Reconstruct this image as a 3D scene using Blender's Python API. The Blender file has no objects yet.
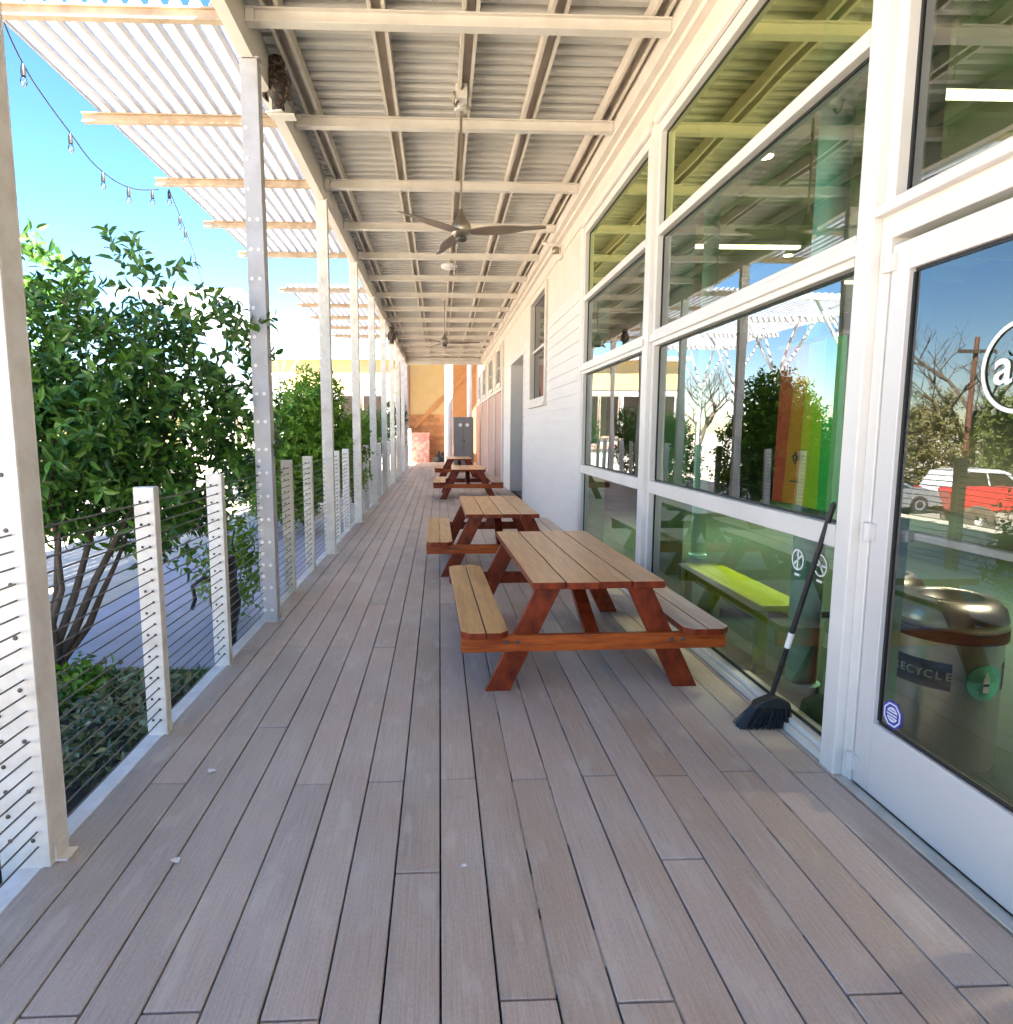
import bpy, math, random
from mathutils import Matrix, Vector
import numpy as np

S = bpy.context.scene
COL = S.collection
R = math.radians

# ------------------------------------------------------------------ camera
PITCH, YAW, H = R(7.1), R(2.3), 1.5
fw = Vector((math.sin(YAW) * math.cos(PITCH), math.cos(YAW) * math.cos(PITCH), -math.sin(PITCH)))
rt = Vector((math.cos(YAW), -math.sin(YAW), 0))
up = rt.cross(fw)
cd = bpy.data.cameras.new('camera')
cam = bpy.data.objects.new('camera', cd)
COL.objects.link(cam)
cam.matrix_world = Matrix(((rt.x, up.x, -fw.x, 0), (rt.y, up.y, -fw.y, 0), (rt.z, up.z, -fw.z, H), (0, 0, 0, 1)))
cd.sensor_fit = 'HORIZONTAL'
cd.sensor_width = 36
cd.lens = 650 / 1013 * 36
cd.shift_x = 40.5 / 1013
cd.clip_start = 0.02
cd.clip_end = 2000
S.camera = cam

# ------------------------------------------------------------------ sky, sun, exposure
SUN = Vector((0.44, -0.40, 0.80)).normalized()          # direction towards the sun
w = bpy.data.worlds.new('World')
S.world = w
w.use_nodes = True
nt = w.node_tree
bg = nt.nodes['Background']
sky = nt.nodes.new('ShaderNodeTexSky')
sky.sky_type = 'NISHITA'
sky.sun_disc = False
sky.sun_elevation = math.asin(SUN.z)
sky.sun_rotation = math.atan2(SUN.x, SUN.y)
sky.air_density = 1.0
sky.dust_density = 0.0
sky.ozone_density = 2.4
hs = nt.nodes.new('ShaderNodeHueSaturation')
hs.inputs['Hue'].default_value = 0.505
hs.inputs['Saturation'].default_value = 1.25
nt.links.new(sky.outputs[0], hs.inputs['Color'])
nt.links.new(hs.outputs[0], bg.inputs['Color'])
bg.inputs['Strength'].default_value = 0.05
sd = bpy.data.lights.new('sun', 'SUN')
sd.energy = 5.0
sd.angle = R(0.5)
sd.color = (1.0, 0.95, 0.86)
so = bpy.data.objects.new('sun', sd)
COL.objects.link(so)
so.location = (8, -8, 14)
so.rotation_euler = (-SUN).to_track_quat('-Z', 'Y').to_euler()
S.view_settings.view_transform = 'Standard'
S.view_settings.look = 'None'
S.view_settings.exposure = 3.28
S.view_settings.gamma = 1
S.cycles.max_bounces = 10
S.cycles.diffuse_bounces = 5
S.cycles.glossy_bounces = 5
S.cycles.transparent_max_bounces = 24
S.cycles.use_denoising = True
S.cycles.sample_clamp_indirect = 8
S.cycles.caustics_reflective = False
S.cycles.caustics_refractive = False

# ------------------------------------------------------------------ helpers
class MB:
    def __init__(self):
        self.v, self.f, self.m = [], [], []

    def add(self, vs, fs, mi=0, M=None):
        o = len(self.v)
        for p in vs:
            p = Vector(p)
            if M is not None:
                p = M @ p
            self.v.append(tuple(p))
        for i, q in enumerate(fs):
            self.f.append(tuple(o + k for k in q))
            self.m.append(mi if isinstance(mi, int) else mi[i])
        return self

    # face order: bottom, top, -y, +y, -x, +x
    def box(self, x0, x1, y0, y1, z0, z1, mi=0, M=None):
        vs = [(x0, y0, z0), (x1, y0, z0), (x1, y1, z0), (x0, y1, z0), (x0, y0, z1), (x1, y0, z1), (x1, y1, z1), (x0, y1, z1)]
        fs = [(3, 2, 1, 0), (4, 5, 6, 7), (0, 1, 5, 4), (2, 3, 7, 6), (3, 0, 4, 7), (1, 2, 6, 5)]
        return self.add(vs, fs, mi, M)

    def bar(self, p, q, wx, wz, mi=0, upv=(0, 0, 1)):
        p, q = Vector(p), Vector(q)
        d = (q - p)
        L = d.length
        d.normalize()
        u = Vector(upv)
        s = d.cross(u).normalized()
        u = s.cross(d)
        M = Matrix(((s.x, d.x, u.x, p.x), (s.y, d.y, u.y, p.y), (s.z, d.z, u.z, p.z), (0, 0, 0, 1)))
        return self.box(-wx / 2, wx / 2, 0, L, -wz / 2, wz / 2, mi, M)

    def tube(self, pts, rad, n=8, mi=0, cap=True):
        pts = [Vector(p) for p in pts]
        if not hasattr(rad, '__len__'):
            rad = [rad] * len(pts)
        rings = []
        prev = None
        for i, p in enumerate(pts):
            d = (pts[min(i + 1, len(pts) - 1)] - pts[max(i - 1, 0)]).normalized()
            if prev is None:
                a = Vector((1, 0, 0)) if abs(d.x) < .8 else Vector((0, 1, 0))
                s = d.cross(a).normalized()
            else:
                s = (prev - d * prev.dot(d)).normalized()
            prev = s
            t = d.cross(s)
            rings.append([p + (s * math.cos(2 * math.pi * k / n) + t * math.sin(2 * math.pi * k / n)) * rad[i] for k in range(n)])
        vs = [v for r in rings for v in r]
        fs = []
        for i in range(len(rings) - 1):
            for k in range(n):
                fs.append((i * n + k, i * n + (k + 1) % n, (i + 1) * n + (k + 1) % n, (i + 1) * n + k))
        if cap:
            fs.append(tuple(range(n))[::-1])
            fs.append(tuple((len(rings) - 1) * n + k for k in range(n)))
        return self.add(vs, fs, mi)

    def lathe(self, prof, c=(0, 0, 0), n=24, mi=0, M=None):
        vs, fs = [], []
        for r, z in prof:
            for k in range(n):
                a = 2 * math.pi * k / n
                vs.append((c[0] + r * math.cos(a), c[1] + r * math.sin(a), c[2] + z))
        for i in range(len(prof) - 1):
            for k in range(n):
                fs.append((i * n + k, i * n + (k + 1) % n, (i + 1) * n + (k + 1) % n, (i + 1) * n + k))
        if prof[0][0] > 1e-4:
            fs.append(tuple(range(n))[::-1])
        if prof[-1][0] > 1e-4:
            fs.append(tuple((len(prof) - 1) * n + k for k in range(n)))
        return self.add(vs, fs, mi, M)

    def prism(self, poly, a, b, axis='y', mi=0, M=None):
        """poly: 2D points; axis y -> (x,z); x -> (y,z); z -> (x,y)"""
        def P(u, v, t):
            return {'y': (u, t, v), 'x': (t, u, v), 'z': (u, v, t)}[axis]
        n = len(poly)
        vs = [P(u, v, a) for u, v in poly] + [P(u, v, b) for u, v in poly]
        fs = [tuple(range(n)), tuple(range(n, 2 * n))[::-1]] + [(k, k + n, (k + 1) % n + n, (k + 1) % n) for k in range(n)]
        return self.add(vs, fs, mi, M)

    def ring(self, r0, r1, M, n=40, mi=0, t=0.002):
        vs, fs = [], []
        for k in range(n):
            a = 2 * math.pi * k / n
            c, s = math.cos(a), math.sin(a)
            vs += [(r0 * c, r0 * s, 0), (r1 * c, r1 * s, 0), (r1 * c, r1 * s, t), (r0 * c, r0 * s, t)]
        for k in range(n):
            a, b = 4 * k, 4 * ((k + 1) % n)
            for j in range(4):
                fs.append((a + j, a + (j + 1) % 4, b + (j + 1) % 4, b + j))
        return self.add(vs, fs, mi, M)

    def build(self, name, mats, parent=None, smooth=False, bevel=0, loc=None, seg=2, fix=True):
        me = bpy.data.meshes.new(name)
        me.from_pydata(self.v, [], self.f)
        if not isinstance(mats, (list, tuple)):
            mats = [mats]
        for m in mats:
            me.materials.append(m)
        if len(mats) > 1:
            me.polygons.foreach_set('material_index', self.m)
        if fix:
            import bmesh
            bm = bmesh.new()
            bm.from_mesh(me)
            bmesh.ops.recalc_face_normals(bm, faces=bm.faces)
            bm.to_mesh(me)
            bm.free()
        if smooth:
            me.polygons.foreach_set('use_smooth', [True] * len(me.polygons))
        me.update()
        o = bpy.data.objects.new(name, me)
        COL.objects.link(o)
        if parent:
            o.parent = parent
        if loc:
            o.location = loc
        if bevel:
            b = o.modifiers.new('bevel', 'BEVEL')
            b.width = bevel
            b.segments = seg
            b.limit_method = 'ANGLE'
            b.angle_limit = R(40)
        if smooth == 'auto':
            e = o.modifiers.new('split', 'EDGE_SPLIT')
            e.split_angle = R(40)
        return o


def tag(o, label, cat, group=None, kind=None):
    o['label'] = label
    o['category'] = cat
    if group:
        o['group'] = group
    if kind:
        o['kind'] = kind
    return o


def structure(o):
    o['kind'] = 'structure'
    return o


def thing(name, label, cat, loc=(0, 0, 0), rz=0, group=None):
    o = bpy.data.objects.new(name, None)
    COL.objects.link(o)
    o.location = loc
    o.rotation_euler = (0, 0, rz)
    o.empty_display_size = 0.1
    return tag(o, label, cat, group)


def copy_tree(o, parent=None):
    c = o.copy()
    COL.objects.link(c)
    if parent:
        c.parent = parent
    for ch in list(o.children):
        copy_tree(ch, c)
    return c


def text_mesh(txt, size, M, name, m, parent=None, depth=0.001):
    cu = bpy.data.curves.new('lettering', 'FONT')
    cu.body = txt
    cu.size = size
    cu.extrude = depth
    cu.align_x = 'CENTER'
    cu.align_y = 'CENTER'
    cu.offset = size * 0.012
    to = bpy.data.objects.new('lettering', cu)
    COL.objects.link(to)
    dg = bpy.context.evaluated_depsgraph_get()
    me = bpy.data.meshes.new_from_object(to.evaluated_get(dg))
    bpy.data.objects.remove(to)
    me.transform(M)
    me.materials.clear()
    me.materials.append(m)
    o = bpy.data.objects.new(name, me)
    COL.objects.link(o)
    if parent:
        o.parent = parent
    return o


# ------------------------------------------------------------------ materials
def pm(name, c1, c2=None, rough=0.6, scale=4.0, stretch=(1, 1, 1), metal=0.0, bump=0.0, detail=6, spec=0.5, island=0.0,
       bscale=None, coat=0.0, c3=None, trans=0.0, contrast=(0.3, 0.7)):
    m = bpy.data.materials.new(name)
    m.use_nodes = True
    t = m.node_tree
    b = t.nodes['Principled BSDF']
    L = t.links.new
    b.inputs['Roughness'].default_value = rough
    b.inputs['Metallic'].default_value = metal
    b.inputs['Specular IOR Level'].default_value = spec
    b.inputs['Coat Weight'].default_value = coat
    tc = t.nodes.new('ShaderNodeTexCoord')
    mp = t.nodes.new('ShaderNodeMapping')
    mp.inputs['Scale'].default_value = stretch
    L(tc.outputs['Object'], mp.inputs['Vector'])
    nz = t.nodes.new('ShaderNodeTexNoise')
    nz.inputs['Scale'].default_value = scale
    nz.inputs['Detail'].default_value = detail
    nz.inputs['Roughness'].default_value = 0.6
    L(mp.outputs[0], nz.inputs['Vector'])
    src = None
    geo = None
    if island or c3:
        geo = t.nodes.new('ShaderNodeNewGeometry')
    if c2:
        mr = t.nodes.new('ShaderNodeMapRange')
        mr.inputs['From Min'].default_value = contrast[0]
        mr.inputs['From Max'].default_value = contrast[1]
        L(nz.outputs['Fac'], mr.inputs['Value'])
        mx = t.nodes.new('ShaderNodeMix')
        mx.data_type = 'RGBA'
        mx.inputs[6].default_value = (*c1, 1)
        mx.inputs[7].default_value = (*c2, 1)
        L(mr.outputs[0], mx.inputs[0])
        src = mx.outputs[2]
    else:
        rgb = t.nodes.new('ShaderNodeRGB')
        rgb.outputs[0].default_value = (*c1, 1)
        src = rgb.outputs[0]
    if c3:
        mx = t.nodes.new('ShaderNodeMix')
        mx.data_type = 'RGBA'
        mx.inputs[7].default_value = (*c3, 1)
        L(geo.outputs['Random Per Island'], mx.inputs[0])
        L(src, mx.inputs[6])
        src = mx.outputs[2]
    if island:
        h = t.nodes.new('ShaderNodeHueSaturation')
        mr = t.nodes.new('ShaderNodeMapRange')
        mr.inputs['To Min'].default_value = 1 - island
        mr.inputs['To Max'].default_value = 1 + island
        L(geo.outputs['Random Per Island'], mr.inputs['Value'])
        L(mr.outputs[0], h.inputs['Value'])
        L(src, h.inputs['Color'])
        src = h.outputs[0]
    L(src, b.inputs['Base Color'])
    if bump:
        bn = t.nodes.new('ShaderNodeBump')
        bn.inputs['Strength'].default_value = bump
        bn.inputs['Distance'].default_value = 0.01
        if bscale:
            n2 = t.nodes.new('ShaderNodeTexNoise')
            n2.inputs['Scale'].default_value = bscale
            n2.inputs['Detail'].default_value = 4
            L(mp.outputs[0], n2.inputs['Vector'])
            L(n2.outputs['Fac'], bn.inputs['Height'])
        else:
            L(nz.outputs['Fac'], bn.inputs['Height'])
        L(bn.outputs[0], b.inputs['Normal'])
    if trans:
        tr = t.nodes.new('ShaderNodeBsdfTranslucent')
        L(src, tr.inputs['Color'])
        ms = t.nodes.new('ShaderNodeMixShader')
        ms.inputs[0].default_value = trans
        L(b.outputs[0], ms.inputs[1])
        L(tr.outputs[0], ms.inputs[2])
        L(ms.outputs[0], t.nodes['Material Output'].inputs['Surface'])
    return m


def emit(name, c, s):
    m = bpy.data.materials.new(name)
    m.use_nodes = True
    b = m.node_tree.nodes['Principled BSDF']
    b.inputs['Base Color'].default_value = (*c, 1)
    b.inputs['Emission Color'].default_value = (*c, 1)
    b.inputs['Emission Strength'].default_value = s
    return m


def glass(name, tint, refl, ior=1.9, add=0.12):
    m = bpy.data.materials.new(name)
    m.use_nodes = True
    t = m.node_tree
    L = t.links.new
    t.nodes.remove(t.nodes['Principled BSDF'])
    g = t.nodes.new('ShaderNodeBsdfGlossy')
    g.inputs['Roughness'].default_value = 0.0
    g.inputs['Color'].default_value = (*refl, 1)
    nz = t.nodes.new('ShaderNodeTexNoise')
    nz.inputs['Scale'].default_value = 1.1
    nz.inputs['Detail'].default_value = 1
    tc = t.nodes.new('ShaderNodeTexCoord')
    L(tc.outputs['Object'], nz.inputs['Vector'])
    bn = t.nodes.new('ShaderNodeBump')
    bn.inputs['Strength'].default_value = 0.10
    bn.inputs['Distance'].default_value = 0.02
    L(nz.outputs['Fac'], bn.inputs['Height'])
    L(bn.outputs[0], g.inputs['Normal'])
    tr = t.nodes.new('ShaderNodeBsdfTransparent')
    tr.inputs['Color'].default_value = (*tint, 1)
    fr = t.nodes.new('ShaderNodeFresnel')
    fr.inputs['IOR'].default_value = ior
    ad = t.nodes.new('ShaderNodeMath')
    ad.operation = 'ADD'
    ad.use_clamp = True
    ad.inputs[1].default_value = add
    L(fr.outputs[0], ad.inputs[0])
    ms = t.nodes.new('ShaderNodeMixShader')
    L(ad.outputs[0], ms.inputs[0])
    L(tr.outputs[0], ms.inputs[1])
    L(g.outputs[0], ms.inputs[2])
    L(ms.outputs[0], t.nodes['Material Output'].inputs['Surface'])
    return m


def deck_material():
    m = bpy.data.materials.new('deck_board')
    m.use_nodes = True
    t = m.node_tree
    L = t.links.new
    b = t.nodes['Principled BSDF']
    N = t.nodes.new
    tc = N('ShaderNodeTexCoord')
    geo = N('ShaderNodeNewGeometry')

    def noise(scale, st, det=5):
        mp = N('ShaderNodeMapping')
        mp.inputs['Scale'].default_value = st
        L(tc.outputs['Object'], mp.inputs['Vector'])
        n = N('ShaderNodeTexNoise')
        n.inputs['Scale'].default_value = scale
        n.inputs['Detail'].default_value = det
        L(mp.outputs[0], n.inputs['Vector'])
        return n.outputs['Fac']

    def rng(s, a, c, lo=0.0, hi=1.0):
        r = N('ShaderNodeMapRange')
        r.inputs['From Min'].default_value = a
        r.inputs['From Max'].default_value = c
        r.inputs['To Min'].default_value = lo
        r.inputs['To Max'].default_value = hi
        L(s, r.inputs['Value'])
        return r.outputs[0]

    def mix(f, a, c):
        x = N('ShaderNodeMix')
        x.data_type = 'RGBA'
        if isinstance(f, float):
            x.inputs[0].default_value = f
        else:
            L(f, x.inputs[0])
        for i, q in ((6, a), (7, c)):
            if isinstance(q, tuple):
                x.inputs[i].default_value = (*q, 1)
            else:
                L(q, x.inputs[i])
        return x.outputs[2]
    # boards greyer towards the open side, browner towards the wall
    sx = N('ShaderNodeSeparateXYZ')
    L(tc.outputs['Object'], sx.inputs[0])
    side = rng(sx.outputs['X'], -0.5, 0.7)
    base = mix(side, (0.48, 0.415, 0.36), (0.565, 0.415, 0.305))
    isl = rng(geo.outputs['Random Per Island'], 0, 1)
    base = mix(isl, base, (0.48, 0.375, 0.312))
    h = N('ShaderNodeHueSaturation')
    L(rng(geo.outputs['Random Per Island'], 0, 1, 0.84, 1.14), h.inputs['Value'])
    L(base, h.inputs['Color'])
    dust = rng(noise(2.2, (1, .6, 1), 8), 0.42, 0.72, 0, 0.6)
    c = mix(dust, h.outputs[0], (0.60, 0.53, 0.47))
    gr = rng(noise(24, (7, 0.18, 1), 7), 0.3, 0.7, 0.86, 1.10)
    spk = rng(noise(150, (1, .5, 1), 2), 0.3, 0.7, 0.92, 1.08)
    mm = N('ShaderNodeMath')
    mm.operation = 'MULTIPLY'
    L(gr, mm.inputs[0])
    L(spk, mm.inputs[1])
    h2 = N('ShaderNodeHueSaturation')
    L(mm.outputs[0], h2.inputs['Value'])
    L(c, h2.inputs['Color'])
    stain = rng(noise(3.1, (1, 1, 1), 3), 0.68, 0.76, 0, 0.28)
    c = mix(stain, h2.outputs[0], (0.09, 0.075, 0.065))
    scuff = rng(noise(7, (1.6, .5, 1), 10), 0.57, 0.66, 0, 0.34)
    c = mix(scuff, c, (0.66, 0.61, 0.53))
    big = rng(noise(.75, (1, .8, 1), 4), 0.3, 0.7, 0.92, 1.08)
    h3 = N('ShaderNodeHueSaturation')
    L(big, h3.inputs['Value'])
    L(c, h3.inputs['Color'])
    c = h3.outputs[0]
    L(c, b.inputs['Base Color'])
    L(rng(noise(5, (1, .5, 1), 4), 0.3, 0.7, 0.42, 0.62), b.inputs['Roughness'])
    bn = N('ShaderNodeBump')
    bn.inputs['Strength'].default_value = 0.25
    bn.inputs['Distance'].default_value = 0.002
    L(noise(30, (6, 0.15, 1), 5), bn.inputs['Height'])
    L(bn.outputs[0], b.inputs['Normal'])
    return m


M = {}
M['deck'] = deck_material()
M['under'] = pm('deck_gap_dirt', (0.025, 0.02, 0.018), (0.25, 0.2, 0.15), 0.9, 5, contrast=(0.52, 0.75))
M['cream'] = pm('cream_paint', (0.77, 0.71, 0.635), (0.70, 0.63, 0.55), 0.5, 3, bump=0.05)
M['creambeam'] = pm('cream_steel_paint', (0.78, 0.735, 0.66), (0.68, 0.63, 0.55), 0.45, 5, stretch=(1, .4, 1))
M['purlin'] = pm('purlin_paint', (0.76, 0.69, 0.59), (0.66, 0.59, 0.49), 0.5, 6)
M['roofmetal'] = pm('corrugated_roof_metal', (0.68, 0.655, 0.60), (0.56, 0.535, 0.48), 0.42, 2.5, stretch=(.5, 3, 1), metal=0.25)
M['white'] = pm('white_paint', (0.80, 0.785, 0.76), (0.70, 0.68, 0.65), 0.45, 3)
M['postwhite'] = pm('white_post_paint', (0.80, 0.775, 0.73), (0.64, 0.60, 0.54), 0.5, 9, bump=0.06, contrast=(.42, .72))
M['postgrey'] = pm('grey_post_paint', (0.50, 0.50, 0.53), (0.42, 0.41, 0.41), 0.45, 6, contrast=(.4, .7))  # greyer than the other posts, used on the second one
M['rust'] = pm('rusty_steel', (0.36, 0.25, 0.17), (0.52, 0.42, 0.30), 0.6, 6)
M['frame'] = pm('window_frame_paint', (0.80, 0.765, 0.725), (0.72, 0.68, 0.635), 0.4, 2)
M['siding'] = pm('lap_siding_paint', (0.82, 0.76, 0.715), (0.76, 0.70, 0.65), 0.55, 2.5, stretch=(1, .4, 3))
M['doorpaint'] = pm('door_paint', (0.72, 0.685, 0.66), (0.67, 0.635, 0.61), 0.38, 1.5)
M['gasket'] = pm('black_gasket', (0.015, 0.015, 0.016), None, 0.5)
M['black'] = pm('black_plastic', (0.013, 0.013, 0.014), (0.03, 0.03, 0.03), 0.45, 20)
M['cable'] = pm('steel_cable', (0.16, 0.155, 0.15), None, 0.4, metal=0.6)
M['boltdark'] = pm('dark_bolt', (0.10, 0.09, 0.08), None, 0.5, metal=0.5)
M['boltlight'] = pm('zinc_bolt', (0.82, 0.80, 0.76), None, 0.4, metal=0.3)
M['glass'] = glass('window_glass', (0.76, 0.92, 0.83), (0.96, 0.98, 1.0), 1.75, 0.13)
M['glassup'] = glass('tinted_upper_glass', (0.50, 0.62, 0.40), (0.84, 0.94, 0.48), 1.8, 0.42)
M['glassdoor'] = glass('door_glass', (0.90, 0.93, 0.91), (0.94, 0.97, 1.0), 1.72, 0.055)
M['darkglass'] = glass('dark_window_glass', (0.25, 0.28, 0.28), (0.9, 0.92, 0.95), 1.8, 0.1)
M['mint'] = pm('mint_paint', (0.32, 0.66, 0.52), (0.27, 0.60, 0.46), 0.5, 2)
M['lime'] = pm('lime_paint', (0.50, 0.66, 0.05), (0.42, 0.58, 0.04), 0.4, 6)
M['inttile'] = pm('interior_floor_green', (0.015, 0.040, 0.026), (0.026, 0.042, 0.030), 0.3, 2.5)
M['intwall'] = pm('interior_wall_dark', (0.13, 0.14, 0.09), (0.17, 0.17, 0.11), 0.7, 1.3)
M['intceil'] = pm('interior_ceiling', (0.42, 0.47, 0.24), (0.52, 0.55, 0.32), 0.7, 2, stretch=(.3, 4, 1))
M['steel'] = pm('brushed_steel', (0.74, 0.73, 0.71), (0.58, 0.57, 0.55), 0.34, 8, stretch=(1, 1, .1), metal=1.0)
M['navy'] = pm('navy_label', (0.02, 0.035, 0.055), None, 0.4)
M['lettering'] = pm('white_lettering', (0.85, 0.85, 0.83), None, 0.5)
M['mintlabel'] = pm('mint_sticker', (0.10, 0.62, 0.42), None, 0.4)
M['blueink'] = pm('blue_sticker', (0.06, 0.06, 0.42), None, 0.4)
M['grey'] = pm('cabinet_grey', (0.20, 0.205, 0.205), (0.24, 0.245, 0.245), 0.4, 2)
M['woodtop'] = pm('weathered_table_wood', (0.78, 0.43, 0.175), (0.54, 0.245, 0.08), 0.30, 7, stretch=(5, .45, 5), bump=0.12, island=0.14, contrast=(.3, .72))
M['woodgold'] = pm('golden_bench_wood', (0.78, 0.46, 0.17), (0.50, 0.25, 0.085), 0.36, 6, stretch=(5, .45, 5), bump=0.12, island=0.12, contrast=(.3, .72))
M['woodpale'] = pm('pale_bench_wood', (0.66, 0.50, 0.44), (0.46, 0.30, 0.25), 0.32, 7, stretch=(5, .45, 5), bump=0.12, island=0.1, contrast=(.3, .72))  # paler wood for the seats on the wall side
M['woodred'] = pm('red_stained_wood', (0.30, 0.045, 0.011), (0.10, 0.014, 0.005), 0.36, 6, stretch=(3, 3, 1.6), bump=0.1, spec=0.3, contrast=(.32, .7))
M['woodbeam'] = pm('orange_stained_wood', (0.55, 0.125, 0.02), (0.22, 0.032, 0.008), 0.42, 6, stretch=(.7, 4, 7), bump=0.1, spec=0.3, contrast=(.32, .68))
M['shaded_concrete'] = pm('shaded_paving', (0.46, 0.44, 0.50), (0.39, 0.375, 0.42), 0.8, 3, bump=0.1)
M['pale'] = pm('pale_gravel', (0.62, 0.54, 0.43), (0.52, 0.44, 0.34), 0.9, 8, bump=0.3, bscale=60)
M['soil'] = pm('bed_soil', (0.045, 0.035, 0.026), (0.10, 0.085, 0.065), 0.95, 12, bump=0.5)
M['asphalt'] = pm('lot_asphalt', (0.30, 0.25, 0.20), (0.40, 0.34, 0.27), 0.9, 2)
M['bark'] = pm('bark', (0.06, 0.042, 0.03), (0.12, 0.09, 0.065), 0.9, 14, stretch=(1, 1, .3), bump=0.4)
M['baretree'] = pm('bare_bark', (0.16, 0.12, 0.085), (0.10, 0.075, 0.055), 0.9, 8)
M['leaf'] = pm('glossy_leaf', (0.040, 0.125, 0.020), (0.016, 0.058, 0.020), 0.34, 1.1, c3=(0.11, 0.25, 0.025), trans=0.2, contrast=(.38, .62))
M['leafbright'] = pm('bright_leaf', (0.13, 0.30, 0.02), (0.05, 0.16, 0.02), 0.45, 1.8, c3=(0.20, 0.36, 0.02), trans=0.25)
M['leafdark'] = pm('ground_leaf', (0.07, 0.12, 0.03), (0.03, 0.06, 0.02), 0.35, 3, c3=(0.27, 0.30, 0.14), trans=0.15)
M['leafdry'] = pm('dry_leaf', (0.28, 0.20, 0.09), (0.18, 0.13, 0.06), 0.7, 1, c3=(0.22, 0.22, 0.06), trans=0.15)
M['leafolive'] = pm('olive_leaf', (0.10, 0.15, 0.03), (0.16, 0.20, 0.05), 0.6, 1, c3=(0.22, 0.26, 0.06), trans=0.15)
M['translucent'] = pm('translucent_slat', (0.86, 0.86, 0.86), (0.78, 0.78, 0.80), 0.5, 2, trans=0.42)
M['slatgrey'] = pm('slat_rib', (0.40, 0.40, 0.44), (0.33, 0.33, 0.36), 0.5, 4)
M['bwhite'] = pm('stucco_white', (0.62, 0.60, 0.55), (0.55, 0.52, 0.47), 0.8, 2)
M['byellow'] = pm('yellow_siding', (0.70, 0.52, 0.24), (0.64, 0.46, 0.20), 0.7, 2)
M['borange'] = pm('orange_siding', (0.62, 0.31, 0.12), (0.54, 0.25, 0.09), 0.7, 3, stretch=(1, 1, 6))
M['pink'] = pm('pink_panel', (0.58, 0.36, 0.29), (0.52, 0.31, 0.25), 0.65, 2)
M['darkwin'] = pm('dark_window', (0.02, 0.018, 0.016), (0.05, 0.035, 0.025), 0.25, 1, spec=0.15)
M['owl'] = pm('owl_plastic', (0.022, 0.014, 0.011), (0.15, 0.10, 0.065), 0.5, 38, contrast=(.5, .62), bump=0.3)
M['nickel'] = pm('brushed_nickel', (0.36, 0.30, 0.24), None, 0.3, metal=0.8)
M['blade'] = pm('fan_blade', (0.26, 0.20, 0.15), (0.22, 0.165, 0.12), 0.4, 3, stretch=(.5, 5, 1))
M['bulb'] = glass('bulb_glass', (0.92, 0.92, 0.94), (1, 1, 1), 1.5, 0.05)
M['carwhite'] = pm('car_white', (0.75, 0.75, 0.75), None, 0.25, coat=0.6)
M['carsilver'] = pm('car_silver', (0.42, 0.43, 0.45), None, 0.3, metal=0.5, coat=0.5)
M['red'] = pm('red_paint', (0.8, 0.012, 0.02), None, 0.35, coat=0.3)
M['taillight'] = pm('tail_light', (0.45, 0.02, 0.03), None, 0.2)
M['rubber'] = pm('rubber', (0.035, 0.03, 0.027), (0.06, 0.05, 0.045), 0.8, 10)
M['tyrebrown'] = pm('dusty_tyre', (0.15, 0.11, 0.085), (0.10, 0.075, 0.06), 0.8, 6)
M['scrap'] = pm('petal', (0.75, 0.72, 0.70), None, 0.6)
M['lamp'] = emit('interior_lamp_glow', (1.0, 0.86, 0.52), 0.45)
M['spot'] = emit('interior_spot_glow', (1.0, 0.85, 0.5), 1.5)
M['grass'] = pm('grass_blade', (0.05, 0.15, 0.025), (0.08, 0.2, 0.03), 0.6, 3, c3=(0.12, 0.22, 0.04), trans=0.2)

# ------------------------------------------------------------------ ground, path, planting bed
GZ = -0.2
def gz(x_):
    return GZ if x_ > -6 else (-1.6 if x_ < -12 else GZ + (-1.4) * (-6 - x_) / 6)


g = MB()
gx = [400, 2, -6, -7, -8, -9, -10, -11, -12, -400]
g.v = [(x_, y_, gz(x_)) for x_ in gx for y_ in (-300, 700)]
g.f = [(2 * k, 2 * k + 1, 2 * k + 3, 2 * k + 2) for k in range(len(gx) - 1)]
g.m = [0] * len(g.f)
structure(g.build('ground', M['pale']))
g = MB()
g.add([(-2.85, 4.62, GZ + .004), (-1.48, 4.60, GZ + .004), (-1.48, 12.2, GZ + .004), (-3.6, 12.2, GZ + .004), (-3.55, 8.7, GZ + .004), (-3.25, 6.2, GZ + .004)], [(0, 1, 2, 3, 4, 5)])
structure(g.build('path', M['shaded_concrete'], fix=False))  # lavender shade is in the paving colour, outline follows the shade edge
g = MB()
g.add([(-3.9, -.5, GZ + .006), (-1.46, -.5, GZ + .006), (-1.46, 4.55, GZ + .006), (-3.9, 4.6, GZ + .006)], [(0, 1, 2, 3)])
structure(g.build('planting_bed_soil', M['soil'], fix=False))
g = MB()
g.add([(-60, 8, -1.594), (-12.1, 8, -1.594), (-12.1, 26.5, -1.594), (-60, 26.5, -1.594)], [(0, 1, 2, 3)])
structure(g.build('parking_lot', M['asphalt'], fix=False))

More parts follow.
